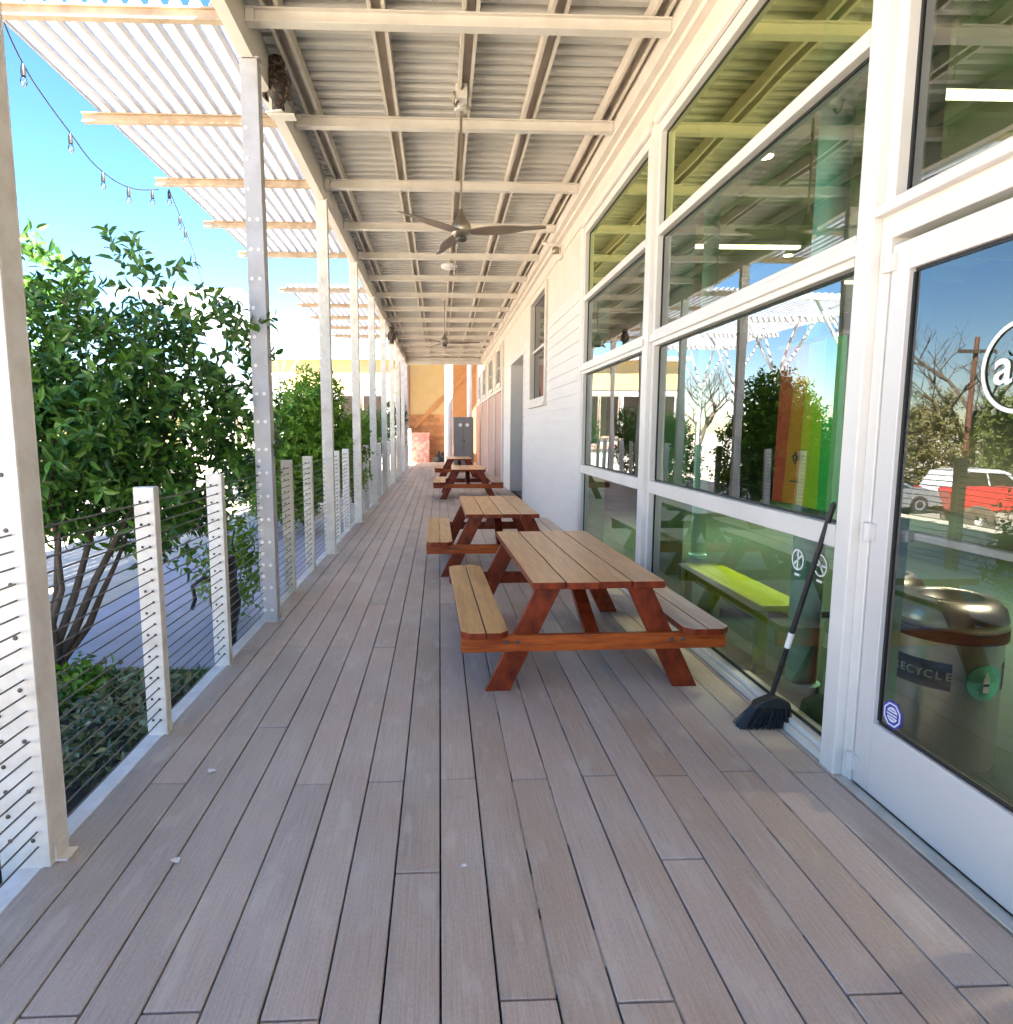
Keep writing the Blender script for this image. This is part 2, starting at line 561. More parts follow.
# ------------------------------------------------------------------ deck
rnd = random.Random(4)
PW, GAP, LEN = 0.1555, 0.0065, 2.9
d = MB()
x = -0.005 - 9 * PW
i = 0
edges = []
while x < 1.74:
    x1 = min(x + PW, 1.785)
    x0 = max(x, -1.385)
    ph = (2.66 if i % 2 else 1.53) - LEN * 5 + rnd.uniform(-.02, .02)
    if i in (3, 8, 14):
        ph += 0.55
    y = ph
    while y < 31.6:
        a, b = max(y, -9), min(y + LEN, 31.6)
        if b > a:
            dz = rnd.uniform(-.0012, .0012)
            d.box(x0 + GAP / 2, x1 - GAP / 2, a + .004, b - .004, -.03, dz)
        y += LEN
    x += PW
    i += 1
structure(d.build('deck', M['deck'], bevel=0.0025, seg=1))
d = MB()
d.box(-1.385, 1.9, -9, 31.6, -.19, -.032)
structure(d.build('deck_substructure', M['under']))
d = MB()
rg = random.Random(8)
for k in range(2, 13):
    xg = -0.005 + k * PW
    y = 0.4
    while y < 5.5:
        ln = rg.uniform(.05, .5)
        if rg.random() < (.75 if xg > .3 else .3):
            d.box(xg - .0030, xg + .0030, y, y + ln, -.012, -rg.uniform(.002, .006))
        y += ln + rg.uniform(.02, .3)
o = d.build('gap_dust', pm('pale_dust', (0.42, 0.36, 0.29), (0.26, 0.21, 0.16), 0.95, 20))
tag(o, 'pale dust lodged in the gaps between the deck boards', 'dust', kind='stuff')
d = MB()
d.box(-1.475, -1.387, -9, 31.6, -.19, -.004)
structure(d.build('deck_rim_board', M['postwhite'], bevel=.004))

# ------------------------------------------------------------------ porch roof
roof = thing('porch_roof', 'cream steel porch roof of rafters, purlins and corrugated metal over the deck', 'roof', (0, 0, 4.25))
RY = [4.9 + 1.53 * k for k in range(-4, 15)]
REND = 26.5
for y in RY:
    b = MB()
    # channel beam: web plus two flanges
    b.box(-1.31, 1.638, y - .012, y + .012, .03, .105)
    b.box(-1.31, 1.638, y - .042, y + .042, .02, .03)
    b.box(-1.31, 1.638, y - .042, y + .042, .105, .115)
    b.box(-1.309, -1.25, y - .04, y + .04, .031, .104)
    b.build('rafter', M['creambeam'], roof)
for px in (-1.14, -.42, .23, .84, 1.545):
    b = MB()
    b.box(px - .060, px - .050, -2.4, REND, .116, .225)
    b.box(px + .050, px + .060, -2.4, REND, .116, .225)
    b.box(px - .049, px + .049, -2.4, REND, .212, .225)
    b.box(px - .061, px - .034, -2.4, REND, .1155, .124)
    b.box(px + .034, px + .061, -2.4, REND, .1155, .124)
    b.build('purlin', M['purlin'], roof)
# corrugated sheet, trapezoidal ribs running across the porch
b = MB()
prof = []
y = -2.4
pit = .152
while y < REND:
    prof += [(y, .229), (y + .06, .229), (y + .075, .283), (y + .137, .283)]
    y += pit
n = len(prof)
vs = [(-1.50, p[0], p[1]) for p in prof] + [(1.81, p[0], p[1]) for p in prof]
b.add(vs, [(k, k + 1, n + k + 1, n + k) for k in range(n - 1)])
b.box(-1.50, 1.81, -2.4, REND, .29, .31)
b.build('roof_sheet', M['roofmetal'], roof, fix=False)
b = MB()   # long edge beam over the posts
b.box(-1.325, -1.313, -2.4, REND, -.10, .17)
b.box(-1.39, -1.313, -2.4, REND, -.115, -.10)
b.box(-1.39, -1.313, -2.4, REND, .17, .185)
b.box(-1.45, -1.395, -2.4, REND, -.02, .225)
b.build('edge_beam', M['creambeam'], roof)
b = MB()
b.box(-1.45, 1.78, REND, REND + .06, -.12, .36)
b.build('end_fascia', M['creambeam'], roof)
b = MB()
b.box(1.64, 1.80, -2.4, REND, -.01, .225)
b.box(1.70, 1.775, -2.4, REND, -.06, -.012)
b.build('ledger', M['cream'], roof)

# ------------------------------------------------------------------ sunshade trellis beyond the posts
def trellis(y0, y1, beams, label, xl=-3.05):
    t = thing('sunshade_trellis', label, 'trellis', (0, 0, 4.25), group='translucent sunshade panels outside the posts')
    for k, y in enumerate(beams):
        b = MB()
        le = -4.6 if (k == 0 and y0 < 6) else -3.22
        b.box(le, -1.46, y - .03, y + .03, .028, .04)
        b.box(le, -1.46, y - .008, y + .008, .04, .10)
        b.box(le, -1.46, y - .03, y + .03, .10, .112)
        b.build('outrigger', M['rust'], t)
    b = MB()
    x = xl
    while x < -1.53:
        # raised translucent rib between two flat grey strips
        b.prism([(x, .135), (x + .018, .175), (x + .072, .175), (x + .090, .135), (x + .086, .133), (x + .070, .170), (x + .020, .170), (x + .004, .133)], y0, y1, 'y')
        x += .135
    b.build('translucent_panel', M['translucent'], t)
    b = MB()
    x = xl + .092
    while x < -1.53:
        b.box(x, x + .041, y0, y1, .116, .131)
        x += .135
    b.box(xl - .012, xl - .001, y0, y1, .116, .150)
    b.build('panel_rib', M['slatgrey'], t)
    return t


trellis(4.9, 11.15, [4.9, 6.43, 7.96, 9.49, 11.02], 'white striped sunshade trellis on brown outriggers beside the nearer posts')
trellis(13.6, 21.2, [13.7, 15.3, 16.9, 18.5, 20.1], 'white striped sunshade trellis farther down the row, beyond the open gap of sky')

# ------------------------------------------------------------------ tall posts
PY = [2.2, 5.1, 7.97, 10.75, 13.4, 16.1, 18.8, 21.5, 24.2, 26.6, 29.4]
ORD = ['nearest', 'second', 'third', 'fourth', 'fifth', 'sixth', 'seventh', 'eighth', 'ninth', 'tenth', 'eleventh']


def tall_post(y, big, mat_, bolt, label):
    top = 4.135 if y < 27 else 1.6
    t = thing('tall_post', label, 'post', (-1.44 if big else -1.35, y, 0), group='tall steel posts along the deck edge')
    b = MB()
    bs = .007 if big else .013
    wd, dp = (.17, .10) if big else (.125, .09)
    # H section: two flanges facing along the deck, web between
    b.box(-wd / 2, wd / 2, -dp / 2 - .008, -dp / 2, -.19, top)
    b.box(-wd / 2, wd / 2, dp / 2, dp / 2 + .008, -.19, top)
    b.box(wd / 2 - .012, wd / 2, -dp / 2, dp / 2, -.19, top)
    b.box(-.008, .008, -dp / 2, dp / 2, -.19, top)
    b.build('post_shaft', mat_, t, bevel=.002, seg=1)
    b = MB()
    k = .10
    while k < top - .3:
        b.lathe([(.0, .0), (bs, bs * .2), (bs * 1.15, bs * .6)], n=8, M=Matrix.Translation((-wd * .25, -dp / 2 - .015, k)) @ Matrix.Rotation(R(90), 4, 'X') @ Matrix.Rotation(R(180), 4, 'X'))
        if (round(k * 100) // 9) % 2:
            b.lathe([(.0, .0), (bs, bs * .2), (bs * 1.15, bs * .6)], n=8, M=Matrix.Translation((wd * .2, -dp / 2 - .015, k)) @ Matrix.Rotation(R(90), 4, 'X') @ Matrix.Rotation(R(180), 4, 'X'))
        k += .09 if k < 1.3 else .21
    b.build('bolt', bolt, t)['kind'] = 'stuff'
    if y < 27:
        b = MB()
        b.box(-.075, .075, -.06, .06, top, top + .012)
        b.build('cap_plate', mat_, t)
    b = MB()
    b.box(wd / 2 + .001, wd / 2 + .045, -.035, .035, 0.003, .012)
    b.box(wd / 2 + .001, wd / 2 + .008, -.035, .035, .012, .06)
    b.build('foot_bracket', mat_, t)
    return t


for k, y in enumerate(PY):
    mt = M['postwhite'] if k == 0 else (M['postgrey'] if k == 1 else M['postwhite'])
    tall_post(y, k == 0, mt, M['boltdark'] if k == 0 else M['boltlight'],
              f'{ORD[k]} tall ' + ('weathered grey' if k == 1 else 'cream white') + ' post along the deck edge' + (', standing beside the big shrub' if k == 1 else ', counted from the camera end' if k else ', closest to the camera end'))

# ------------------------------------------------------------------ cable railing bays
def bay(y0, y1, label):
    t = thing('cable_railing', label, 'railing', (-1.41, y0, 0), group='cable railing sections between the tall posts')
    L_ = y1 - y0
    for q in (1 / 3, 2 / 3):
        yy = L_ * q
        b = MB()
        b.box(-.048, .048, yy - .030, yy - .022, -.185, 1.235)
        b.box(.038, .048, yy - .022, yy + .022, -.185, 1.235)
        b.box(-.048, -.040, yy - .022, yy + .022, -.185, 1.235)
        b.box(-.048, .048, yy + .022, yy + .030, -.185, 1.235)
        b.box(-.038, .037, yy - .0215, yy + .0215, 1.222, 1.234)
        for c in range(21):
            z = .075 + .0545 * c
            for xx in (-.018, .018) if c % 2 == 0 else (.018,):
                b.lathe([(.0, .0), (.007, .002), (.008, .007)], n=6, mi=1, M=Matrix.Translation((xx, yy - .037, z)) @ Matrix.Rotation(R(-90), 4, 'X'))
        b.build('short_post', [M['postwhite'], M['boltdark']], t, bevel=.002, seg=1)
    for c in range(21):
        z = .075 + .0545 * c
        pts = [(0.018, .055 + (L_ - .11) * s / 6, z - .002 * math.sin(math.pi * ((s / 2) % 1))) for s in range(7)]
        b = MB()
        b.tube(pts, .0036, 6)
        b.build('cable', M['cable'], t, smooth=True)


WORD = ['first', 'second', 'third', 'fourth', 'fifth', 'sixth', 'seventh', 'eighth', 'ninth', 'tenth', 'eleventh']
bay(-.7, 2.2, 'cable railing section at the camera end, before the nearest tall post')
for k in range(len(PY) - 1):
    bay(PY[k], PY[k + 1], f'cable railing section with two short white posts between the {WORD[k]} and {WORD[k+1]} tall posts')

# ------------------------------------------------------------------ main building
bld = thing('cafe_building', 'cream building with lap siding and tall green tinted windows along the deck', 'building', (1.81, 0, 0))
def yz_wall(b, y0, y1, z0, z1, x=-.03, th=.14, mi=0):
    b.box(x, x + th, y0, y1, z0, z1, mi)


# smooth upper wall with the band above the windows
b = MB()
yz_wall(b, -8, 8.30, 3.93, 4.70)
yz_wall(b, 8.30, 31.6, 3.96, 4.70)
b.build('upper_wall', M['cream'], bld)
b = MB()
yz_wall(b, -8, .50, -.05, 3.93)
b.build('wall', M['cream'], bld)
# lap siding
lap = MB()
def laps(y0, y1, z0, z1):
    z = z0
    while z < z1 - .001:
        zt = min(z + .165, z1)
        lap.prism([(-.046, z), (-.022, z + .001), (-.022, zt), (-.034, zt)], y0, y1, 'y')
        z = zt
    lap.box(-.021, .10, y0, y1, z0, z1)


laps(8.30, 10.86, .0, 3.3)
laps(8.30, 10.86, 3.3, 3.3)
laps(10.86, 12.80, .0, 1.93)
laps(12.80, 13.75, .0, 3.3)
lap.build('siding', M['siding'], bld)
lap = MB()
laps(16.40, 18.2, .0, 3.3)
lap.build('siding', M['siding'], bld)
def panel(y0, y1, z0, z1):
    b = MB()
    yz_wall(b, y0, y1, z0, z1, -.034, .13)
    b.build('panel_wall', M['cream'], bld)


for q_ in ((8.30, 10.86, 3.3, 3.96), (12.80, 13.75, 3.3, 3.96), (13.75, 16.4, 3.22, 3.96), (16.4, 18.2, 3.3, 3.96)):
    panel(*q_)
far_w = [(18.9, 20.4), (21.9, 23.4), (25.0, 26.5), (28.2, 29.6)]
yy = 18.2
for a, c in far_w:
    panel(yy, a, 2.72, 3.96)
    yy = c
panel(yy, 31.6, 2.72, 3.96)
for a, c in [(18.28, 20.5), (20.75, 23.4), (23.7, 26.6), (26.9, 31.5)]:
    b = MB()
    b.box(-.06, .06, a, c, .0, 2.62)
    b.build('pink_wall_panel', M['pink'], bld)
for yc in (18.2, 20.62, 23.55, 26.75):
    b = MB()
    b.box(-.095, .06, yc - .10, yc + .10, -.01, 3.95)
    b.build('pilaster', M['cream'], bld, bevel=.006)
b = MB()
b.box(-.11, .06, 18.31, 31.5, 2.625, 2.715)
b.build('belt_rail', M['cream'], bld)
b = MB()
b.box(-.045, -.031, -8, 26.5, 4.02, 4.20)
b.box(-.075, -.031, -8, 26.5, 4.205, 4.235)
b.build('frieze_board', M['cream'], bld)


# glazed units
def pane(y0, y1, z0, z1, m, parent, x=0.0):
    q = MB()
    q.add([(x, y0, z0), (x, y1, z0), (x, y1, z1), (x, y0, z1)], [(3, 2, 1, 0)])
    p = q.build('pane', m, parent, fix=False)
    k = MB()
    w_ = .012
    k.box(x - .006, x + .006, y0, y1, z1, z1 + w_)
    k.box(x - .006, x + .006, y0, y1, z0 - w_, z0)
    k.box(x - .006, x + .006, y0 - w_, y0, z0, z1)
    k.box(x - .006, x + .006, y1, y1 + w_, z0, z1)
    k.build('gasket', M['gasket'], parent)
    return p


def frame_bars(b, y0, y1, zs, st=.055, dx0=-.05, dx1=.06):
    """zs: list of rail (z0,z1)"""
    b.box(dx0, dx1, y0, y0 + st, zs[0][0], zs[-1][1])
    b.box(dx0, dx1, y1 - st, y1, zs[0][0], zs[-1][1])
    for k, (a, c) in enumerate(zs):
        q = .004 if 0 < k < len(zs) - 1 else .0
        b.box(dx0 - q, dx1, y0 + st, y1 - st, a, c)


def big_unit(y0, y1):
    b = MB()
    rails = [(.0, .06), (.985, 1.085), (2.19, 2.32), (3.055, 3.125), (3.845, 3.93)]
    frame_bars(b, y0, y1, rails)
    b.box(-.075, -.052, y0, y1, 2.225, 2.285)
    b.box(-.085, -.052, y0 - .05, y1 + .03, 3.93, 4.0)
    fr = b.build('window', M['frame'], bld, bevel=.003, seg=1)
    for k in range(4):
        pane(y0 + .067, y1 - .067, rails[k][1] + .012, rails[k + 1][0] - .012, M['glassup'] if k == 3 else M['glass'], fr)
    # mint inner reveal at the far side
    b = MB()
    b.box(.062, .26, y1 - .05, y1 + .10, .0, 3.9)
    b.box(.062, .20, y0 - .06, y0 + .03, .0, 3.9)
    b.build('inner_reveal', M['mint'], fr)
    return fr


u2 = big_unit(2.74, 5.45)
u1 = big_unit(5.66, 8.12)
b = MB()
b.box(-.085, .06, 5.453, 5.54, -.01, 3.928)
b.box(-.055, .06, 5.543, 5.657, -.01, 3.928)
b.build('mullion', M['frame'], bld, bevel=.004)
b = MB()
b.box(-.06, .06, 8.123, 8.297, -.01, 3.928)
b.build('corner_trim', M['siding'], bld, bevel=.004)
b = MB()
b.box(-.088, .06, 2.634, 2.737, -.012, 4.0)
b.build('jamb_column', M['frame'], bld, bevel=.006)
# sill strip along the deck
b = MB()
b.box(-.075, -.052, 2.74, 8.12, .001, .035)
b.build('threshold_sill', M['creambeam'], bld)


# double glass door with transom
def door_leaf(y0, y1, sticker):
    b = MB()
    st = .098
    b.box(-.045, .01, y0, y0 + st, .012, 2.215)
    b.box(-.045, .01, y1 - st, y1, .012, 2.215)
    b.box(-.045, .01, y0 + st, y1 - st, .012, .315)
    b.box(-.045, .01, y0 + st, y1 - st, 2.105, 2.215)
    dr = b.build('door', M['doorpaint'], bld, bevel=.004)
    pane(y0 + st + .012, y1 - st - .012, .327, 2.093, M['glassdoor'], dr, -.02)
    for z in (.10, 1.09, 2.15):
        h = MB()
        h.lathe([(.016, -.038), (.018, -.036), (.018, .036), (.016, .038)], (-.058, y1 + .004, z), 12)
        h.box(-.056, -.046, y1 - .03, y1 + .03, z - .034, z + .034)
        h.build('hinge', M['doorpaint'], dr, smooth='auto')
    h = MB()
    h.box(.05, .085, y0 + .08, y1 - .06, 1.075, 1.105)
    h.box(.02, .05, y0 + .10, y0 + .14, 1.065, 1.11)
    h.box(.02, .05, y1 - .12, y1 - .08, 1.065, 1.11)
    h.build('push_bar', M['frame'], dr, bevel=.006)
    if sticker:
        # round logo in white line work with its letter
        MX = Matrix.Translation((-.024, 1.968, 1.70)) @ Matrix(((0, 0, -1, 0), (-1, 0, 0, 0), (0, 1, 0, 0), (0, 0, 0, 1)))
        k = MB()
        k.ring(.132, .146, MX, 48)
        k.build('round_logo', M['lettering'], dr)
        text_mesh('a', .17, MX @ Matrix.Translation((-.062, .0, 0)), 'logo_letter', M['lettering'], dr)
        MX = Matrix.Translation((-.024, 2.385, .385)) @ Matrix(((0, 0, -1, 0), (-1, 0, 0, 0), (0, 1, 0, 0), (0, 0, 0, 1)))
        k = MB()
        k.lathe([(.058, 0), (.058, .001)], n=8, M=MX @ Matrix.Rotation(R(22.5), 4, 'Z'), mi=0)
        k.ring(.043, .049, MX @ Matrix.Translation((0, 0, .0012)) @ Matrix.Rotation(R(22.5), 4, 'Z'), 8, 1)
        k.lathe([(.030, .0013), (.030, .002)], n=20, M=MX, mi=1)
        k.box(-.034, .034, -.009, .009, .0022, .003, 0, MX)
        k.box(-.028, .028, -.003, .003, .0032, .0038, 1, MX)
        k.box(-.016, .016, .016, .019, .0022, .003, 0, MX)
        k.box(-.016, .016, -.019, -.016, .0022, .003, 0, MX)
        k.build('octagon_sticker', [M['blueink'], M['lettering']], dr)
    return dr


door_leaf(1.60, 2.565, True)
door_leaf(.60, 1.565, False)
b = MB()
b.box(-.05, .06, 2.572, 2.632, -.01, 3.93)
b.box(-.05, .06, .50, .57, -.01, 3.93)
b.box(-.05, .06, .57, 2.572, 2.245, 2.40)
b.box(-.05, .06, .57, 2.572, 3.83, 3.93)
b.box(-.09, -.052, .57, 2.632, 2.335, 2.375)
df = b.build('door_frame', M['frame'], bld, bevel=.003, seg=1)
pane(.585, 2.558, 2.415, 3.815, M['glass'], df)
b = MB()
b.box(-.10, .06, .57, 2.60, -.011, .008)
b.build('door_threshold', M['steel'], bld, bevel=.003)


# smaller far windows
def small_window(y0, y1, z0, z1):
    b = MB()
    t = .10
    b.box(-.075, .05, y0, y0 + t, z0, z1)
    b.box(-.075, .05, y1 - t, y1, z0, z1)
    b.box(-.075, .05, y0 + t, y1 - t, z1 - t, z1)
    b.box(-.10, .05, y0 - .03, y1 + .03, z0 - .06, z0 - .001)
    b.box(-.075, .05, y0 + t, y1 - t, z0, z0 + t)
    b.box(-.03, .03, y0 + t, y1 - t, (z0 + z1) / 2 - .02, (z0 + z1) / 2 + .02)
    fr = b.build('window', M['cream'], bld, bevel=.004)
    pane(y0 + t + .012, y1 - t - .012, z0 + t + .012, (z0 + z1) / 2 - .033, M['darkglass'], fr, .02)
    pane(y0 + t + .012, y1 - t - .012, (z0 + z1) / 2 + .033, z1 - t - .012, M['darkglass'], fr, .02)
    b = MB()
    b.box(.30, .32, y0, y1, z0, z1)
    b.build('window_blind', M['intwall'], fr)


small_window(10.88, 12.78, 1.99, 3.95)
for a, c in far_w:
    small_window(a + .02, c - .02, 2.80, 3.95)
# recessed service door
b = MB()
b.box(-.05, .62, 13.752, 13.86, -.01, 3.22)
b.box(-.05, .62, 16.29, 16.398, -.01, 3.22)
b.box(-.05, .62, 13.86, 16.29, 3.11, 3.22)
rd = b.build('recess_frame', M['doorpaint'], bld, bevel=.004)
b = MB()
b.box(.50, .56, 13.862, 15.07, .0, 3.108)
b.box(.50, .56, 15.075, 16.288, .0, 3.108)
sd_ = b.build('service_door', M['doorpaint'], bld, bevel=.004)
pane(14.05, 14.90, .5, 2.8, M['darkglass'], sd_, .49)
pane(15.25, 16.10, .5, 2.8, M['darkglass'], sd_, .49)
b = MB()
b.tube([(.44, 14.98, 1.2), (.44, 14.98, 1.6)], .015, 8)
b.tube([(.44, 15.16, 1.2), (.44, 15.16, 1.6)], .015, 8)
b.build('handle', M['steel'], sd_)
b = MB()
b.box(-.2, 11, -8, 31.7, 4.705, 4.95)
b.box(.115, 11, -8, -7.8, -.2, 4.70)
b.box(.115, 11, 31.5, 31.7, -.2, 4.70)
b.build('flat_roof', M['bwhite'], bld)
# interior shell
b = MB()
b.box(1.90, 10, -8, 20, -.25, -.012)
structure(b.build('interior_floor', M['inttile']))
b = MB()
b.box(9.6, 9.7, -8, 20, -.01, 4.6)
b.box(2.7, 9.6, 19.8, 19.9, -.01, 4.6)
b.box(2.0, 9.6, -7.7, -7.6, -.01, 4.6)
structure(b.build('interior_wall', M['intwall']))
b = MB()
b.box(1.96, 9.6, -7.6, 19.8, 4.45, 4.5)
yy = -6.5
while yy < 19:
    b.box(1.96, 9.6, yy, yy + .10, 4.2, 4.448)
    yy += 1.53
for xx in (3.4, 5.2, 7.0):
    b.box(xx, xx + .08, -7.6, 19.8, 4.12, 4.198)
structure(b.build('interior_ceiling', M['intceil']))
# wall conduit lamp below the roof by the small window
t = thing('wall_bracket', 'small beige conduit bracket on the wall under the roof', 'bracket', (1.775, 9.7, 4.08))
b = MB()
b.box(-.03, .0, -.09, .09, -.12, .10)
b.build('back_plate', M['creambeam'], t, bevel=.006)
b = MB()
b.tube([(-.03, 0, .02), (-.12, -.02, .06), (-.22, -.03, .085), (-.30, -.03, .09)], .022, 10)
b.build('conduit_arm', M['creambeam'], t, smooth=True)
b = MB()
b.lathe([(.03, -.05), (.055, -.045), (.045, .03), (.02, .05)], (-.10, -.02, .0), 14)
b.build('lamp_head', M['nickel'], t, smooth=True)

# ------------------------------------------------------------------ things seen through the glass
for (cx, cy, lab) in ((2.13, 3.62, 'mint green round column just inside the big window by the broom'), (3.1, 7.6, 'mint green round column deeper inside, behind the farther window'), (3.35, 5.1, 'mint green round column in the middle of the dim dining room')):
    t = thing('round_column', lab, 'column', (cx, cy, -.012), group='mint columns inside')
    b = MB()
    b.lathe([(.085, 0), (.085, 4.4)], n=24)
    b.build('column_shaft', M['mint'], t, smooth='auto')
    b = MB()
    b.lathe([(.105, .0), (.105, .04), (.087, .055)], n=24)
    b.build('column_base', M['mint'], t, smooth='auto')

t = thing('lime_bench', 'lime green bench inside, right behind the lower window pane', 'bench', (2.13, 4.50, -.012))
b = MB()
b.box(-.15, .15, -.66, .66, .40, .44)
b.build('seat', M['lime'], t, bevel=.005)
for sx in (-.12, .12):
    for sy in (-.61, .61):
        b = MB()
        b.box(sx - .03, sx + .03, sy - .03, sy + .03, 0, .398)
        b.build('leg', M['lime'], t, bevel=.003)
b = MB()
b.box(-.135, -.105, -.62, .62, .33, .395)
b.box(.105, .135, -.62, .62, .33, .395)
b.build('apron', M['lime'], t)


def bin_(x, y, label, texts, rz):
    t = thing('trash_bin', label, 'bin', (x, y, -.012), rz, 'steel bins inside the door')
    b = MB()
    b.lathe([(.188, .0), (.190, .02), (.190, .52)], n=36)
    b.build('bin_body', M['steel'], t, smooth='auto')
    b = MB()
    b.lathe([(.199, .522), (.201, .525), (.201, .56), (.199, .565)], n=36)
    b.build('bin_band', M['black'], t, smooth='auto')
    b = MB()
    b.lathe([(.197, .567), (.197, .60), (.185, .645), (.155, .675), (.125, .683), (.112, .672), (.108, .62)], n=36)
    b.build('lid', M['steel'], t, smooth=True)
    b = MB()
    b.lathe([(.107, .60), (.107, .605)], n=24)
    b.build('bin_liner', M['black'], t)
    # label band, wrapped strip on the side facing -y (towards the door)
    def strip(a0, a1, z0, z1, r, m, nm):
        q = MB()
        nseg = 14
        vs, fs = [], []
        for k in range(nseg + 1):
            a = a0 + (a1 - a0) * k / nseg
            for rr in (r, r + .0015):
                vs += [(rr * math.sin(a), -rr * math.cos(a), z0), (rr * math.sin(a), -rr * math.cos(a), z1)]
        for k in range(nseg):
            o = 4 * k
            fs += [(o, o + 1, o + 5, o + 4), (o + 2, o + 6, o + 7, o + 3), (o + 1, o + 3, o + 7, o + 5), (o, o + 4, o + 6, o + 2)]
        q.add(vs, fs)
        return q.build(nm, m, t)
    for a0, a1, txt in texts:
        lb = strip(R(a0), R(a1), .33, .44, .1905, M['navy'], 'label_band')
        am = R((a0 + a1) / 2)
        step = .033 / .193
        for k, chh in enumerate(txt):
            a = am + (k - (len(txt) - 1) / 2) * step
            MX = Matrix.Rotation(a, 4, 'Z') @ Matrix.Translation((0, -.1925, .385)) @ Matrix.Rotation(R(90), 4, 'X')
            text_mesh(chh, .046, MX, 'label_letter', M['lettering'], lb)
    return t


b1 = bin_(2.36, 2.85, 'steel bin behind the door glass with RECYCLE label and mint bottle sticker', [(-78, -14, 'RECYCLE'), (52, 110, 'RE')], R(-17))
b2 = bin_(2.42, 3.42, 'steel bin with LANDFILL label, half hidden behind the recycling bin', [(-62, 30, 'LANDFILL')], R(-24))
b1.scale = (1.14, 1.14, 1.12)
b2.scale = (1.08, 1.08, 1.10)
# mint disc with a bottle on the near bin
q = MB()
vs = []
def cyl_pt(u, v, r):
    a = u / .19
    return (r * math.sin(a), -r * math.cos(a), v)
nseg = 32
for rr, mi in ((.1935, 0), (.1950, 0)):
    pass
c0, zc = .072, .375
ring_ = [cyl_pt(c0 + .072 * math.cos(2 * math.pi * k / nseg), zc + .072 * math.sin(2 * math.pi * k / nseg), .194) for k in range(nseg)]
q.add(ring_ + [cyl_pt(c0, zc, .1945)], [(k, (k + 1) % nseg, nseg) for k in range(nseg)], 0)
for (u0, u1, v0, v1) in ((-.012, .012, -.04, .012), (-.012, .012, .014, .02), (-.006, .006, .022, .032), (-.005, .005, .034, .04)):
    q.add([cyl_pt(c0 + u0, zc + v0, .196), cyl_pt(c0 + u1, zc + v0, .196), cyl_pt(c0 + u1, zc + v1, .196), cyl_pt(c0 + u0, zc + v1, .196)], [(0, 1, 2, 3)], 1)
q.add([cyl_pt(c0 - .012, zc - .014, .1965), cyl_pt(c0 + .012, zc - .014, .1965), cyl_pt(c0 + .012, zc - .004, .1965), cyl_pt(c0 - .012, zc - .004, .1965)], [(0, 1, 2, 3)], 2)
q.build('bottle_sticker', [M['mintlabel'], M['lettering'], M['navy']], b1, fix=False)

# rainbow banner hanging inside the big pane
t = thing('rainbow_banner', 'rainbow banner in red, orange, yellow and green hanging inside the big window', 'banner', (1.89, 3.26, 0))
cols = [('banner_red', (0.78, 0.06, 0.04)), ('banner_orange', (0.88, 0.30, 0.03)), ('banner_yellow', (0.85, 0.75, 0.05)), ('banner_lime', (0.55, 0.82, 0.03)), ('banner_green', (0.02, 0.58, 0.09))]
mats = [pm(n_, c_, None, 0.6) for n_, c_ in cols] + [M['black'], M['rust']]
q = MB()
top = [.31, .19, .09, .0, -.10, -.24]
bot = [.33, .24, .12, .02, -.11, -.26]
NS = 10
for s in range(5):
    vs, fs = [], []
    for k in range(NS + 1):
        f_ = k / NS
        z = 1.95 - .84 * f_
        for yv in (top[s] + (bot[s] - top[s]) * f_, top[s + 1] + (bot[s + 1] - top[s + 1]) * f_):
            vs += [(.012 * math.sin(yv * 14), yv, z), (.012 * math.sin(yv * 14) + .003, yv, z)]
    for k in range(NS):
        a, c = 4 * k, 4 * k + 4
        fs += [(a, a + 2, c + 2, c), (a + 1, c + 1, c + 3, a + 3), (a, c, c + 1, a + 1), (a + 2, a + 3, c + 3, c + 2)]
    q.add(vs, fs, s)
bn_ = q.build('banner_cloth', mats, t)
MX = Matrix.Translation((-.02, .10, 1.36)) @ Matrix(((0, 0, -1, 0), (-1, 0, 0, 0), (0, 1, 0, 0), (0, 0, 0, 1)))
q = MB()
q.ring(.026, .034, MX, 4)
q.ring(.010, .017, MX, 16)
q.box(-.045, .045, -.128, -.122, 0, .001, 0, MX)
q.build('emblem', M['navy'], bn_)
q = MB()
q.tube([(0, .36, 1.955), (0, -.28, 1.955)], .012, 10)
q.build('banner_rod', M['rust'], t)

# round white decals on the lower pane
for (dy, dz, ang, lab) in ((3.16, .955, 0, 'round white arrow decal low on the window pane, left of the broom handle'), (2.965, .965, 90, 'round white arrow decal low on the window pane, behind the broom handle')):
    MX = Matrix.Translation((1.806, dy, dz - .10)) @ Matrix(((0, 0, -1, 0), (-1, 0, 0, 0), (0, 1, 0, 0), (0, 0, 0, 1)))
    q = MB()
    q.ring(.046, .054, MX, 32)
    RZ = MX @ Matrix.Rotation(R(ang), 4, 'Z')
    q.box(-.005, .005, -.045, .045, 0, .0018, 0, RZ)
    q.box(-.005, .005, -.042, .002, 0, .0018, 0, RZ @ Matrix.Rotation(R(-50), 4, 'Z'))
    q.box(-.005, .005, -.002, .042, 0, .0018, 0, RZ @ Matrix.Rotation(R(-52), 4, 'Z'))
    q.box(-.022, .022, -.082, -.070, 0, .0018, 0, MX)
    tag(q.build('window_decal', M['lettering']), lab, 'decal', 'round white decals')

